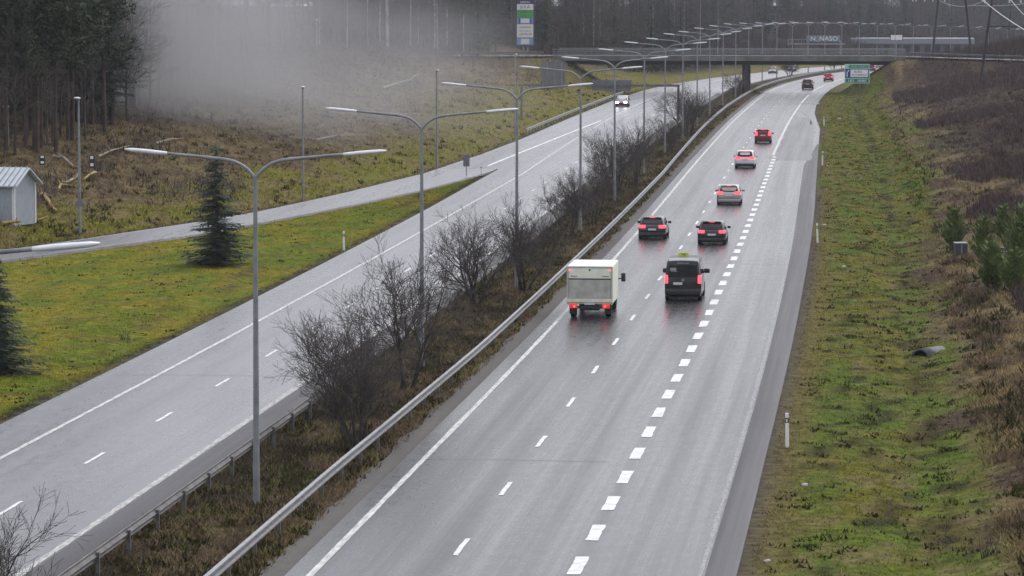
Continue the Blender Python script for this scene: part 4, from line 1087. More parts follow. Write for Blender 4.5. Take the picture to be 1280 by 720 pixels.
# small things on the right bank
def grey_box():
    q = hit(1202, 317); e = empty('utility_box', q, math.radians(8)); tag(e, 'dark grey utility box with pale rim beside a young pine', 'box'); s = F_PX / q.y; w = 7.5 / s; h = 12 / s
    MB().box(-w, w, 0, .8, -.2, h, .02).build('body', mat('box_grey', (.045, .05, .06), .5), e); MB().box(-w - .03, w + .03, -.04, .84, h + .002, h + .07, .01).build('lid', M_galv, e); MB().box(-.035, .035, -.03, -.003, 0, h - .02).build('door_seam', M_galv, e)
grey_box()
def low_cover():
    q = hit(1255, 316); e = empty('utility_cover', q); tag(e, 'low dark cover with a white stripe between the young pines', 'cover')
    MB().box(-.25, .25, 0, .5, -.1, .28, .02).build('body', M_black, e); MB().box(-.24, .24, -.015, -.003, .02, .1).build('stripe', M_white, e)
low_cover()
def culvert():
    q = hit(1152, 446); e = empty('culvert_pipe', q + Vector((0, 0, -.32)), math.radians(-35)); tag(e, 'dark culvert pipe mouth lying in the ditch on the right', 'pipe')
    mb = MB(); n = 20; rings = []
    for (r, y) in ((.42, -.1), (.5, -.1), (.5, 1.5), (.42, 1.5)): rings.append([(r * math.cos(2 * PI * k / n), y, .2 + r * math.sin(2 * PI * k / n)) for k in range(n)])
    rings.append(rings[0]); mb.loft(rings, False); fix_normals(mb.build('pipe', mat('weathered_pipe', (.055, .058, .062), .6, var=.3), e, True))
    mb = MB(); mb.tube([(0, .5, .2), (0, .55, .2)], .43, 20); mb.build('pipe_shade', M_black, e)  # black disc standing in for the shade inside the pipe
    mb = MB()
    for i in range(9): 
        a = R_.uniform(0, 6.28); mb.box(math.cos(a) * .75 - .15, math.cos(a) * .75 + .15, -.35 + .1 * i, -.1 + .1 * i, -.5, -.18 + .1 * R_.random(), .05)
    tag(mb.build('stone_edging', mat('ditch_stone', (.12, .115, .11), .9), e), kind='stuff')
culvert()
for (px, py, r, lab) in ((1006, 608, .07, 'pale stone low on the right verge'), (959, 703, .065, 'white stone at the bottom of the right verge'), (1030, 282, .10, 'white litter beside the second marker post'), (1049, 149, .14, 'white speck of litter on the verge near the green sign'), (1055, 334, .08, 'small pale stone on the right verge')):
    q = hit(px, py); bm = bmesh.new(); bmesh.ops.create_icosphere(bm, subdivisions=2, radius=r)
    for v in bm.verts: v.co = Vector((v.co.x * 1.6, v.co.y, v.co.z * .8)) * R_.uniform(.85, 1.15)
    me = bpy.data.meshes.new('stone'); bm.to_mesh(me); bm.free(); o = link('stone', me, None, mat('pale_stone', (.5, .49, .47), .8)); o.location = q + Vector((0, 0, r * .5)); tag(o, lab, 'stone', 'stones and litter on the right verge')
def weed(px, py, h, lab):
    q = hit(px, py); mb = MB()
    for i in range(14):
        a = R_.uniform(0, 6.28); l = h * R_.uniform(.4, 1); b = Vector((R_.uniform(-.25, .25), R_.uniform(-.2, .2), -.05)); m_ = b + Vector((math.cos(a) * l * .2, math.sin(a) * l * .2, l * .6))
        mb.tube([b, m_, m_ + Vector((R_.uniform(-.2, .2), R_.uniform(-.2, .2), l * .4))], [.02, .014, .006], 4)
    o = mb.build('weed', M_twig, None, True); o.location = q; tag(o, lab, 'weed', 'dark dead weeds')
weed(1236, 697, .75, 'dark dead weed clump at the lower right corner'); weed(157, 427, .6, 'dark dead weed on the grass island near the road edge')

# power line
def wood_pole(b, t, r, lab, name='utility_pole'):
    e = empty(name, b); tag(e, lab, 'power pole', 'wooden power line poles'); d = t - b
    MB().tube([(0, 0, -.6), tuple(d)], [r, r * .75], 8).build('pole', M_wood, e, True); return e
def power():
    b = hit(1224, 107); Y = b.y
    e = empty('power_pylon', b); tag(e, 'near dark leaning power line pole with crossbar on the right bank', 'power pole')
    t = at_depth(1241.5, -10, Y) - b; MB().tube([(0, 0, -.6), tuple(t)], [.21, .17], 10).build('pole', M_wood, e, True)
    c0 = at_depth(1235, 33, Y) - b; c1 = at_depth(1330, 34, Y) - b; MB().tube([tuple(c0), tuple(c1)], .10, 6).build('crossbar', M_wood, e)
    b2 = at_depth(1345, 112, Y) - b; t2 = at_depth(1322, -10, Y) - b; MB().tube([tuple(b2), tuple(t2)], [.21, .17], 10).build('pole', M_wood, e, True)
    arm0 = at_depth(1225, -4, Y) - b; arm1 = at_depth(1345, -4, Y) - b; am = MB().tube([tuple(arm0), tuple(arm1)], .12, 6).build('crossarm', M_wood, e)
    def insul(px, Yd, base, parent):
        p0 = at_depth(px, -4, Yd) - base; mb = MB()
        for i in range(5):
            z = p0.z - .12 - i * .16; mb.tube([(p0.x, p0.y, z), (p0.x, p0.y, z - .03), (p0.x, p0.y, z - .12)], [.06, .17, .07], 10)
        mb.build('insulator', M_white, parent, True)
    for px in (1231, 1262, 1276): insul(px, Y, b, am)
    b3 = hit(1163, 66); Y3 = 640.0; b3 = at_depth(1163, 66, Y3); b3.z = gz1(b3.x, Y3)
    e3 = empty('power_pylon', b3); tag(e3, 'far dark power line pylon of two inward leaning poles behind the overpass', 'power pole')
    MB().tube([(0, 0, -.6), tuple(at_depth(1174, -10, Y3) - b3)], [.23, .18], 10).build('pole', M_wood, e3, True)
    q = at_depth(1216, 57, Y3); q.z = gz1(q.x, Y3); MB().tube([tuple(q - b3 + Vector((0, 0, -.6))), tuple(at_depth(1206, -10, Y3) - b3)], [.23, .18], 10).build('pole', M_wood, e3, True)
    am3 = MB().tube([tuple(at_depth(1138, -5, Y3) - b3), tuple(at_depth(1240, -5, Y3) - b3)], .14, 6).build('crossarm', M_wood, e3)
    for px in (1141, 1145, 1156, 1166, 1181, 1228): insul(px, Y3, b3, am3)
    wm = mat('aluminium_wire', (.55, .55, .56), .45, .5, .05)
    def wire(a, c, sag, r, lab, zz=None):
        mb = MB(); n = 24; P = [a.lerp(c, i / n) + Vector((0, 0, -4 * sag * (i / n) * (1 - i / n))) for i in range(n + 1)]
        mb.tube([q_ - a for q_ in P], r, 5); o = mb.build('power_cable', wm, None, True); o.location = a; tag(o, lab, 'cable', 'power line cables')
    wire(at_depth(1222, -6, Y), at_depth(1330, 62, 330), .6, .055, 'thick pale cable sagging to the right edge past the near power pole')
    wire(at_depth(1262, -2, Y), at_depth(1330, 58, 330), .5, .04, 'thin pale cable crossing the upper right corner')
    wire(at_depth(1173, 0, Y3), at_depth(1232, 0, Y3), 1.15, .055, 'short slack pale cable hanging between the two far poles')
    wire(at_depth(1216, 7, Y3), at_depth(1300, 2, Y3), .3, .045, 'pale cable running right from the far pylon near the top edge')
    q = at_depth(1260, 49, 720.0); q.z = gz1(q.x, 720.0); wood_pole(q, at_depth(1263.5, 5, 720.0), .14, 'thin grey pole far behind the near power pole')
power()

# ----------------------------------------------------------------- buildings beyond the overpass
def store():
    Y = 1090.0; s = F_PX / Y; a = at_depth(1064, 66, Y); c = at_depth(1216, 66, Y); e = empty('building', (a.x, Y, -5.5)); tag(e, 'long low grey building with dark front beyond the overpass', 'building')
    W = c.x - a.x; zt = at_depth(0, 46.5, Y).z + 5.5; zm = at_depth(0, 53, Y).z + 5.5
    MB().box(0, W, 0, 20, -1, zm).build('wall', mat('dark_facade', (.06, .065, .085), .5), e); MB().box(-.5, W + .5, -.6, 20.5, zm + .003, zt).build('roof_fascia', mat('grey_fascia', (.22, .23, .25), .6), e)
    for i in range(12): x = W * (i + .5) / 12; MB().box(x - .9, x + .9, -.06, -.003, zm - 2.6, zm - .5).build('window', M_glass, e)
store()
def billboard():
    Y = 955.0; s = F_PX / Y; b = at_depth(1030, 70, Y); e = empty('billboard', (b.x, Y, b.z - 2)); z0 = e.location.z; tag(e, 'grey blue billboard with white letters on a railed platform beyond the overpass', 'billboard')
    X = lambda px: (px - 1030) / s; H = lambda y: CAM_H - (y + 8) / s - z0
    for px in (985.5, 1010, 1050): MB().tube([(X(px), .3, -1), (X(px), .3, H(50))], .18, 6).build('leg', M_galv, e, True)
    MB().box(X(985), X(1056), -.5, .9, H(55.2), H(53.6)).build('platform', M_galv, e)
    rl = MB().tube([(X(985), -.45, H(48.6)), (X(1008), -.45, H(48.6))], .08, 5).build('railing', M_galv, e)
    for px in np.arange(986, 1008, 3.2): MB().box(X(px) - .06, X(px) + .06, -.5, -.4, H(53.6), H(48.7)).build('railing_post', M_galv, rl)
    pn = MB().box(X(1008), X(1050), 0, .3, H(52.4), H(43.8), .02).build('panel', mat('board_grey_blue', (.16, .21, .24), .5), e)
    text_mesh('lettering', 'N_NASO', 7.6 / s, S_wht, pn, Matrix.Translation((0, -.03, H(48))) @ FACE, sx=1.12)
    MB().box(X(1010), X(1048), -.03, -.004, H(52.2), H(51.2)).build('dark_band', M_black, pn)
billboard()
def white_sign():
    Y = 1050.0; s = F_PX / Y; b = at_depth(1120.5, 62, Y); e = empty('shop_sign', (b.x, Y, b.z - 3)); z0 = e.location.z; tag(e, 'plain white rectangular sign on a post beyond the overpass', 'sign'); H = lambda y: CAM_H - (y + 8) / s - z0
    MB().tube([(0, .2, -1), (0, .2, H(45))], .14, 6).build('post', M_galv, e, True); MB().box(-7 / s, 7 / s, 0, .15, H(49.4), H(43.2), .02).build('panel', S_wht, e); MB().box(-7.8 / s, 7.8 / s, .16, .25, H(50), H(42.6)).build('frame', M_black, e)
white_sign()

# ----------------------------------------------------------------- vehicles
def rring(w, z0, z1, y, n=24, e=4.0, yf=None):
    out = []; cz = (z0 + z1) / 2; hz = (z1 - z0) / 2
    for k in range(n):
        t = 2 * PI * k / n + PI / n; c, s = math.cos(t), math.sin(t)
        out.append((w * math.copysign(abs(c) ** (2 / e), c), y, cz + hz * math.copysign(abs(s) ** (2 / e), s)))
    return out
def hring(w, y0, y1, z, n=28, e=5.0):
    out = []; cy = (y0 + y1) / 2; hy = (y1 - y0) / 2
    for k in range(n):
        t = 2 * PI * k / n + PI / n; c, s = math.cos(t), math.sin(t)
        out.append((w * math.copysign(abs(c) ** (2 / e), c), cy + hy * math.copysign(abs(s) ** (2 / e), s), z))
    return out
def paint_mat(name, col, rough=.28, metal=.0):
    return mat('car_paint_' + name, col, rough, metal, .06, 1.2, spec=.35, coat=.3)
def wheel(parent, x, y, r=.33, w=.22):
    wm = MB(); n = 24; s = 1 if x > 0 else -1
    prof = [(r * .62, -w / 2), (r * .93, -w / 2), (r, -w / 2 + .03), (r, w / 2 - .03), (r * .93, w / 2), (r * .62, w / 2)]
    rings = [[(x + b, y + a * math.cos(2 * PI * k / n), r + a * math.sin(2 * PI * k / n)) for k in range(n)] for a, b in prof]
    rings.append(rings[0]); wm.loft(rings, False); wo = fix_normals(wm.build('wheel', M_rubber, parent, True))
    rm = MB().tube([(x - s * w * .3, y, r), (x + s * w * .36, y, r)], r * .61, 20); rm.build('rim', M_rim, wo)
def side_mirror(parent, x, y, z, m, s=1.0):
    MB().box(x - .11 * s, x + .11 * s, y - .06 * s, y + .07 * s, z - .08 * s, z + .08 * s, .03 * s).build('mirror', m, parent, True)
def glass_quad(parent, name, c, m=None, off=.012, normal=None, th=.012):
    """c: 4 corner points counter-clockwise seen from outside"""
    P = [Vector(q) for q in c]; n = (P[1] - P[0]).cross(P[3] - P[0]).normalized()
    return MB().add([q + n * off for q in P] + [q + n * (off - th) for q in P], [(0, 1, 2, 3), (7, 6, 5, 4), (0, 4, 5, 1), (1, 5, 6, 2), (2, 6, 7, 3), (3, 7, 4, 0)]).build(name, m or M_glass, parent)
def road_pose(px, py, back=0.0):
    p = hit(px, py, .12); yaw = -math.atan(float(cx(p.y + 6) - cx(p.y - 6)) / 12)
    return Vector((p.x, p.y, float(rz(p.y)))), yaw
def car(px, py, label, paint, W=1.82, L=4.5, H=1.47, belt=.95, style='hatch', tail=M_tail, tail_h=.85, tail_w=.36, tail_hh=.15, wide_light=False, facing=0, roofm=None, bump=None, spoiler=True):
    loc, yaw = road_pose(px, py)
    e = empty('car', loc, yaw + (PI if facing else 0)); tag(e, label, 'car')
    if facing: e.location.y += L * 0
    w = W / 2; gc = .2
    rear = [(0.0, .80, .42, belt - .13), (.05, .90, .34, belt - .05), (.18, .965, .27, belt), (.5, 1.0, gc, belt + .01)]
    front = [(L * .60, 1.0, gc, belt), (L * .72, .99, gc, belt - .03), (L * .86, .95, gc + .02, belt - .12), (L * .96, .86, gc + .06, belt - .26), (L, .70, gc + .16, belt - .36)]
    b = MB().loft([rring(w * k, z0, z1, y, 28, 5) for y, k, z0, z1 in rear + front])
    body = smooth_angle(fix_normals(b.build('body', paint, e)), 50)
    # greenhouse
    if style == 'sedan': yr0, yr1 = .62, 1.35
    elif style == 'suv': yr0, yr1 = .10, .42
    else: yr0, yr1 = .12, .62
    yf0, yf1 = L * .70, L * .50
    lv = [(belt - .03, 0, .95), (belt + (H - belt) * .55, .55, .865), (H - .07, .93, .79), (H - .015, 1.0, .70), (H, 1.05, .45)]
    rings = []
    for z, t, k in lv:
        sh = .0 if t <= 1 else .25
        rings.append(hring(w * k, yr0 + (yr1 - yr0) * min(t, 1) + sh, yf0 + (yf1 - yf0) * min(t, 1) - sh, z, 28, 6))
    ro = smooth_angle(fix_normals(MB().loft(rings).build('roof', roofm or paint, e)), 50)
    def gpt(t): # half width, y rear, y front, z at t
        z = belt - .03 + (H - .04 - belt) * t; k = .95 + (.79 - .95) * t
        return w * k, yr0 + (yr1 - yr0) * t, yf0 + (yf1 - yf0) * t, z
    a, b_ = gpt(.14), gpt(.88)
    glass_quad(ro, 'rear_window', [(-a[0] * .84, a[1], a[3]), (a[0] * .84, a[1], a[3]), (b_[0] * .80, b_[1], b_[3]), (-b_[0] * .80, b_[1], b_[3])], off=.016)
    glass_quad(ro, 'windscreen', [(a[0] * .86, a[2], a[3]), (-a[0] * .86, a[2], a[3]), (-b_[0] * .84, b_[2], b_[3]), (b_[0] * .84, b_[2], b_[3])], off=.016)
    for s in (-1, 1):
        ya, yb, ka, kb = a[1] + .28, a[2] - .30, b_[1] + .30, b_[2] - .12
        for u0, u1 in ((0, .48), (.52, 1)):
            q = [(s * a[0], ya + (yb - ya) * u0, a[3]), (s * a[0], ya + (yb - ya) * u1, a[3]), (s * b_[0], ka + (kb - ka) * u1, b_[3]), (s * b_[0], ka + (kb - ka) * u0, b_[3])]
            glass_quad(ro, 'side_window', q if s > 0 else q[::-1], off=.014)
        side_mirror(e, s * (w + .09), L * .60, belt + .03, paint)
    for s in (-1, 1):
        wheel(e, s * (w - .115), .78); wheel(e, s * (w - .115), L - .88)
        # rear lamps wrap the corner
        xo = w * .93; xi = xo - tail_w
        MB().box(min(s * xi, s * xo), max(s * xi, s * xo), -.012, .16, tail_h - tail_hh / 2, tail_h + tail_hh / 2, .02).build('tail_light', tail, e, True)
        hm = M_headl if facing else S_wht
        MB().box(min(s * (w * .40), s * w * .84), max(s * (w * .40), s * w * .84), L * .93, L + .015, belt - .44, belt - .22, .03).build('headlight', hm, e, True)
    if wide_light: MB().box(-w * .57, w * .57, -.008, .05, tail_h - .03, tail_h + .03, .01).build('light_bar', tail, e)
    MB().box(-w * .9, w * .9, -.03, .25, gc + .02, gc + .27, .05).build('bumper', bump or M_black, e, True)
    MB().box(-.26, .26, -.035 if tail_h > .8 else -.03, -.012, tail_h - .24, tail_h - .12, .004).build('number_plate', M_plate, e)
    if spoiler and style != 'sedan':
        sp = MB().box(-w * .62, w * .62, yr1 - .16, yr1 + .15, H - .075, H - .03, .015).build('spoiler', roofm or paint, e, True)
        MB().box(-.17, .17, yr1 - .172, yr1 - .155, H - .065, H - .04).build('brake_light', tail, sp)
    MB().box(-w * .8, w * .8, .25, L - .3, .16, .3).build('underbody', M_black, e)
    return e
P_dark = paint_mat('charcoal', (.022, .024, .028)); P_blk = paint_mat('black', (.012, .012, .014)); P_beige = paint_mat('silver_beige', (.34, .33, .31), .3, .3); P_white = paint_mat('white', (.72, .72, .73)); P_red = paint_mat('red', (.23, .012, .018)); P_brown = paint_mat('brown', (.045, .035, .034)); P_maroon = paint_mat('maroon', (.07, .012, .02))
car(815, 300, 'dark grey car with red tail lights beside the white edge line', P_dark, 1.84, 4.6, 1.46, style='hatch', tail_w=.42, tail_hh=.20)
car(889.5, 307, 'black car with red tail lights driving ahead of the black van', P_blk, 1.84, 4.6, 1.50, style='hatch', tail_w=.40, tail_hh=.19)
car(911, 257, 'silver beige car with red tail lights and dark rear window', P_beige, 1.86, 4.5, 1.50, style='hatch', tail_w=.42, tail_h=.93, tail_hh=.22, bump=P_beige)
car(931, 211, 'white sport utility car with bright roof and red tail lights', P_white, 1.88, 4.5, 1.62, 1.0, 'suv', tail_w=.46, tail_h=.98, tail_hh=.20, wide_light=True)
car(953.5, 179.5, 'red hatchback farther up the lanes leading away', P_red, 1.80, 4.2, 1.50, .96, 'suv', tail_w=.26, tail_h=1.05, tail_hh=.40)
car(1009, 112, 'dark brown sport utility car approaching the overpass', P_brown, 1.88, 4.6, 1.70, 1.03, 'suv', tail=M_tail_dim, tail_w=.2, tail_h=1.1, tail_hh=.2)
car(1035, 102, 'small red car just left of the green sign', P_red, 1.75, 4.1, 1.48, .95, 'hatch', tail=M_tail, tail_w=.25, tail_hh=.2)
car(1089, 89.5, 'dark car with a red light seen under the right end of the overpass', P_dark, 1.8, 4.4, 1.5, .95, 'suv', tail_w=.3)
oc = car(776.5, 134, 'dark red car with bright headlights coming down the other carriageway', P_maroon, 1.86, 4.6, 1.55, .98, 'suv', tail=M_tail_dim, facing=1, roofm=paint_mat('pale_roof', (.4, .4, .42)))
f = Matrix.Rotation(oc.rotation_euler.z, 4, 'Z') @ Vector((0, 4.6, 0)); oc.location -= f
for px, lab in ((1011, 'dark far car in the oncoming lanes under the overpass, left of another'), (1025, 'dark far car in the oncoming lanes under the overpass, right of another')):
    Y = 760.0 if px < 1020 else 800.0; x = float(cx(Y)) - 28.6; e_ = car(900, 200, lab, P_brown if px < 1020 else P_dark, 1.8, 4.4, 1.5, .95, 'hatch', tail=M_tail_dim)
    e_.location = (x, Y, float(rz(Y))); e_.rotation_euler.z = PI - math.atan(float(cx(Y + 6) - cx(Y - 6)) / 12)

def van():
    loc, yaw = road_pose(853.5, 378); e = empty('van', loc, yaw); tag(e, 'black minibus taxi van with yellow roof sign', 'van'); e.scale = (1, 1, 1.11)
    W, L, H = 1.93, 5.1, 1.98; w = W / 2
    st = [(0.0, .92, .36, 1.86), (.05, .965, .30, 1.93), (.25, .99, .24, H - .02), (.9, 1.0, .22, H), (L * .66, 1.0, .22, H - .01), (L * .74, .985, .22, H - .12)]
    def ring(y, k, z0, z1):
        out = []; pts = [(0.0, z0), (.90, z0), (1.0, z0 + .12), (1.0, 1.02), (.965, 1.12), (.87, z1 - .10), (.80, z1 - .02), (.45, z1), (0, z1 + .01)]
        full = [(x, z) for x, z in pts] + [(-x, z) for x, z in pts[-2:0:-1]]
        return [(x * k * w, y, z) for x, z in full]
    rings = [ring(*q) for q in st]
    rings += [ring(L * .84, .97, .22, 1.28), ring(L * .95, .90, .25, 1.02), ring(L, .76, .34, .85)]
    def fixr(r, zmax): return [(x, y, min(z, zmax)) for x, y, z in r]
    rings[-3] = fixr(rings[-3], 1.28); rings[-2] = fixr(rings[-2], 1.02); rings[-1] = fixr(rings[-1], .85)
    body = smooth_angle(fix_normals(MB().loft(rings).build('body', P_blk, e)), 40)
    glass_quad(body, 'rear_window', [(-w * .82, 0, 1.16), (w * .82, 0, 1.16), (w * .74, .012, 1.74), (-w * .74, .012, 1.74)], off=.012)
    stk = MB().box(-w * .70, -w * .36, -.022, -.014, 1.46, 1.60).build('sticker', mat('grey_sticker', (.30, .31, .31), .5), body); MB().box(-w * .66, -w * .28, -.022, -.014, 1.41, 1.45).build('sticker', mat('dark_sticker', (.16, .16, .165), .5), body)
    for s in (-1, 1):
        for y0, y1 in ((.5, 1.7), (1.8, 2.9), (3.0, 3.7)):
            q = [(s * w * .972, y0, 1.14), (s * w * .972, y1, 1.14), (s * w * .885, y1, 1.80), (s * w * .885, y0, 1.80)]; glass_quad(body, 'side_window', q if s > 0 else q[::-1], off=.012)
        MB().box(min(s * w * .80, s * w * .985), max(s * w * .80, s * w * .985), -.02, .14, .86, 1.26, .03).build('tail_light', M_tail, e, True)
        wheel(e, s * (w - .12), .95, .34, .23); wheel(e, s * (w - .12), L - .95, .34, .23); side_mirror(e, s * (w + .13), L * .70, 1.22, M_black, 1.35)
    MB().box(-w * .94, w * .94, -.09, .3, .30, .62, .06).build('bumper', M_black, e, True)
    MB().box(-.5, -.03, -.03, -.008, .80, .92, .004).build('number_plate', M_plate, e)
    MB().box(-w * .32, w * .32, -.012, .06, 1.79, 1.85, .01).build('brake_light', mat('dull_brake_strip', (.20, .19, .19), .4), e)
    MB().tube([(0, -.008, 1.02), (0, -.02, 1.02)], .075, 18).build('badge', M_galv, e)
    MB().box(-w * .8, w * .8, .3, L - .4, .14, .26).build('underbody', M_black, e)
    sg = MB(); sg.loft([[(-.42, 2.9, H - .01), (.18, 2.9, H - .01), (.18, 3.1, H - .01), (-.42, 3.1, H - .01)], [(-.38, 2.94, H + .15), (.14, 2.94, H + .15), (.14, 3.06, H + .15), (-.38, 3.06, H + .15)]]); so = fix_normals(sg.build('taxi_sign', mat('taxi_yellow', (.55, .60, .05), .4), e))
    text_mesh('lettering', 'TAXI', .11, S_txt, so, Matrix.Translation((-.12, 2.905, H + .065)) @ FACE)
van()
def truck():
    loc, yaw = road_pose(737, 399); e = empty('box_truck', loc, yaw); tag(e, 'white box truck with dirty grey tail lift in the left lane', 'truck')
    W = 2.24; w = W / 2; L = 4.2; z0, z1 = .70, 2.56
    cream = mat('cream_box_panels', (.84, .86, .70), .5, 0, .04, 1.5, dirt=(.70, .71, .58)); rf = mat('white_roof_panel', (.86, .88, .80), .35, 0, .03)
    bx = MB().box(-w, w, .06, L, z0, z1, .03).build('cargo_box', cream, e)
    MB().box(-w + .02, w - .02, .08, L - .02, z1 + .002, z1 + .03, .01).build('roof_panel', rf, bx)
    fr = MB(); fr.box(-w - .015, -w + .07, .0, .058, z0 - .02, z1); fr.box(w - .07, w + .015, .0, .058, z0 - .02, z1); fr.box(-w + .072, w - .072, .0, .058, z1 - .06, z1 + .01); fr.build('door_frame', mat('frame_alu', (.48, .49, .46), .45, .3, .08), bx)
    MB().box(-w + .08, w - .08, .005, .05, 1.98, z1 - .08, .01).build('upper_door', cream, bx)
    MB().box(-w + .08, w - .08, .01, .05, 1.92, 1.975).build('shadow_line', M_black, bx)  # black strip painted in for the shadow line above the lift
    lift = MB().box(-w + .09, w - .09, -.035, .05, .98, 1.915, .015).build('tail_lift', mat('dirty_grey_lift', (.46, .46, .40), .6, 0, .12, 2.2, dirt=(.30, .295, .26)), e)
    MB().box(-w + .02, w - .02, -.05, .05, .80, .975, .012).build('lift_edge', mat('dirty_cream', (.72, .72, .58), .5, 0, .1, 3), lift)
    for s in (-1, 1):
        MB().box(min(s * .62, s * .95), max(s * .62, s * .95), -.02, .004, 2.08, 2.105).build('hinge', M_black, bx)
        MB().box(min(s * (w - .20), s * (w - .06)), max(s * (w - .20), s * (w - .06)), -.03, -.002, z1 - .22, z1 - .15, .008).build('marker_light', M_tail_soft, bx)
        MB().box(min(s * .62, s * 1.0), max(s * .62, s * 1.0), -.02, .14, .50, .70, .02).build('tail_light', M_tail_dim, e, True)
        MB().tube([(s * .76, -.021, .60), (s * .76, -.035, .60)], .06, 12).build('brake_light', M_tail, e)
        wheel(e, s * (w - .25), 1.05, .36, .28); wheel(e, s * (w - .30), L + 1.35, .36, .24)
        mk = MB().tube([(s * (w - .1), L + .95, 1.55), (s * (w + .18), L + .9, 1.6)], .03, 6).build('mirror_arm', M_black, e); MB().box(s * (w + .20) - .11, s * (w + .20) + .11, L + .82, L + .96, 1.42, 1.86, .04).build('mirror', M_black, mk, True)
        MB().box(min(s * (w - .42), s * (w - .05)), max(s * (w - .42), s * (w - .05)), .70, 1.48, .66, .70).build('mudguard', M_black, e)
        MB().box(min(s * (w - .42), s * (w - .08)), max(s * (w - .42), s * (w - .08)), .48, .50, .18, .62).build('mud_flap', M_black, e)
    lg = MB().tube([(0, -.005, 2.40), (0, -.012, 2.40)], .05, 12).build('badge', M_black, bx)
    MB().box(-w + .1, w - .1, .02, .14, .48, .62, .01).build('bumper', M_black, e); MB().box(-.26, .26, -.03, -.01, .68, .79, .004).build('number_plate', M_plate, e)
    MB().box(-.45, .45, .2, L + 1.9, .38, .66).build('chassis', M_black, e)
    cab = MB().loft([rring(.98, .35, 2.2, L + .12, 24, 6), rring(.98, .35, 2.25, L + .5, 24, 6), rring(.96, .32, 2.1, L + 1.0, 24, 6), rring(.94, .32, 1.3, L + 1.75, 24, 6), rring(.85, .4, 1.05, L + 2.2, 24, 6)])
    smooth_angle(fix_normals(cab.build('cab', P_white, e)), 45)
truck()

# ----------------------------------------------------------------- air and mist
def haze():
    m = bpy.data.materials.new('haze_air'); m.use_nodes = True; N, L = nt(m); N.remove(N['Principled BSDF']); v = N.new('ShaderNodeVolumePrincipled')
    v.inputs['Color'].default_value = (.86, .88, .96, 1); v.inputs['Density'].default_value = 0.00009; v.inputs['Anisotropy'].default_value = .2
    L.new(v.outputs[0], N['Material Output'].inputs['Volume'])
    o = MB().box(-1600, 1600, -100, 2100, -14, 48).build('haze', m); tag(o, kind='stuff'); o.display_type = 'WIRE'
haze()
def mist(loc, scale, dens, seed, col=(.62, .62, .66)):
    bm = bmesh.new(); bmesh.ops.create_icosphere(bm, subdivisions=3, radius=1); me = bpy.data.meshes.new('mist'); bm.to_mesh(me); bm.free()
    m = bpy.data.materials.new('mist'); m.use_nodes = True; N, L = nt(m); N.remove(N['Principled BSDF']); v = N.new('ShaderNodeVolumePrincipled')
    v.inputs['Color'].default_value = (*col, 1); v.inputs['Anisotropy'].default_value = .1
    tc = N.new('ShaderNodeTexCoord'); no = N.new('ShaderNodeTexNoise'); no.inputs['Scale'].default_value = 1.7; no.inputs['Detail'].default_value = 3
    mp = N.new('ShaderNodeMapping'); mp.inputs['Location'].default_value = (seed, seed * .7, 0); L.new(tc.outputs['Object'], mp.inputs[0]); L.new(mp.outputs[0], no.inputs['Vector'])
    ln = N.new('ShaderNodeVectorMath'); ln.operation = 'LENGTH'; L.new(tc.outputs['Object'], ln.inputs[0])
    r1 = N.new('ShaderNodeMapRange'); r1.interpolation_type = 'SMOOTHSTEP'; r1.inputs[1].default_value = 1.0; r1.inputs[2].default_value = .15; r1.inputs[3].default_value = 0; r1.inputs[4].default_value = 1; L.new(ln.outputs['Value'], r1.inputs[0])
    r2 = N.new('ShaderNodeMapRange'); r2.inputs[1].default_value = .35; r2.inputs[2].default_value = .68; r2.inputs[3].default_value = .12; r2.inputs[4].default_value = 1.6; L.new(no.outputs['Fac'], r2.inputs[0])
    a = N.new('ShaderNodeMath'); a.operation = 'MULTIPLY'; L.new(r1.outputs[0], a.inputs[0]); L.new(r2.outputs[0], a.inputs[1])
    b = N.new('ShaderNodeMath'); b.operation = 'MULTIPLY'; b.inputs[1].default_value = dens; L.new(a.outputs[0], b.inputs[0]); L.new(b.outputs[0], v.inputs['Density'])
    L.new(v.outputs[0], N['Material Output'].inputs['Volume'])
    o = link('mist', me, None, m); o.location = loc; o.scale = scale; tag(o, kind='stuff'); return o
p = hit(240, 128); mist(Vector((p.x + 2, p.y - 16, 8.0)), (26, 32, 17), .036, 0, (.55, .55, .555))
p = hit(400, 130); mist(Vector((p.x, p.y - 15, p.z + 3)), (31, 40, 14), .030, 3, (.55, .55, .555))
p = hit(180, 150); mist(Vector((p.x - 4, p.y + 8, p.z + 9)), (22, 20, 12), .045, 7, (.55, .55, .555))

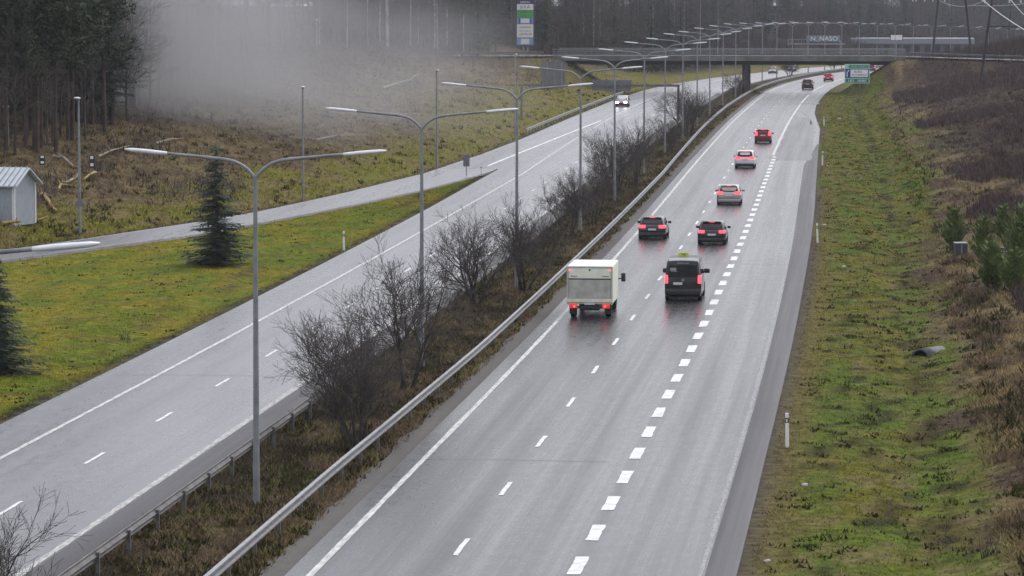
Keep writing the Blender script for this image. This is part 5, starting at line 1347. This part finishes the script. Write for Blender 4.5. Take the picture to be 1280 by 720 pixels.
# ----------------------------------------------------------------- light and camera
w = bpy.data.worlds.new('World'); scene.world = w; w.use_nodes = True
N, L = w.node_tree.nodes, w.node_tree.links; bg = N['Background']
CLOUD, CLV = .5, 8.0
sky = N.new('ShaderNodeTexSky'); sky.sky_type = 'NISHITA'; sky.sun_disc = False
SUN_EL, SUN_AZ = math.radians(50), math.radians(32)
sky.sun_elevation = SUN_EL; sky.sun_rotation = SUN_AZ; sky.air_density = 1.6; sky.dust_density = 6.0; sky.ozone_density = 1.0
hs = N.new('ShaderNodeHueSaturation'); hs.inputs['Saturation'].default_value = .38; L.new(sky.outputs[0], hs.inputs['Color'])
tn = N.new('ShaderNodeMix'); tn.data_type = 'RGBA'; tn.blend_type = 'MULTIPLY'; tn.inputs[0].default_value = 1; tn.inputs[7].default_value = (.95, .965, 1.06, 1)
cl = N.new('ShaderNodeMix'); cl.data_type = 'RGBA'; cl.inputs[0].default_value = CLOUD; cl.inputs[7].default_value = (CLV, CLV, CLV, 1)   # overcast: even cloud light mixed into the sky
L.new(hs.outputs[0], cl.inputs[6]); L.new(cl.outputs[2], tn.inputs[6]); L.new(tn.outputs[2], bg.inputs['Color']); bg.inputs['Strength'].default_value = .13
sd = bpy.data.lights.new('sun', 'SUN'); sd.energy = .6; sd.angle = math.radians(60); sd.color = (1, .98, .965)
so = bpy.data.objects.new('sun', sd); COL.objects.link(so); so.location = (0, 0, 60)
d = Vector((math.sin(SUN_AZ) * math.cos(SUN_EL), math.cos(SUN_AZ) * math.cos(SUN_EL), math.sin(SUN_EL)))
so.rotation_euler = d.to_track_quat('Z', 'Y').to_euler()

cd = bpy.data.cameras.new('camera'); cam = bpy.data.objects.new('camera', cd); COL.objects.link(cam)
cd.sensor_width = 36; cd.lens = 36 * F_PX / 1280; cd.clip_start = 1; cd.clip_end = 6000
R3 = np.stack([AX @ np.array([1, 0, 0]), AX @ np.array([0, 1, 0]), -(AX @ np.array([0, 0, 1]))], 1)
M4 = Matrix([[*R3[0], 0], [*R3[1], 0], [*R3[2], CAM_H], [0, 0, 0, 1]]); cam.matrix_world = M4
scene.camera = cam
vs = scene.view_settings; vs.view_transform = 'Standard'; vs.look = 'None'; vs.exposure = 0.45; vs.gamma = 1; vs.use_curve_mapping = False
cy = scene.cycles; cy.max_bounces = 6; cy.diffuse_bounces = 2; cy.glossy_bounces = 3; cy.transmission_bounces = 2; cy.volume_bounces = 1; cy.transparent_max_bounces = 4
cy.use_denoising = True; cy.volume_step_rate = 2.0; cy.volume_max_steps = 128; cy.caustics_reflective = False; cy.caustics_refractive = False
cy.use_adaptive_sampling = True; cy.adaptive_threshold = .02; cy.sample_clamp_indirect = 6
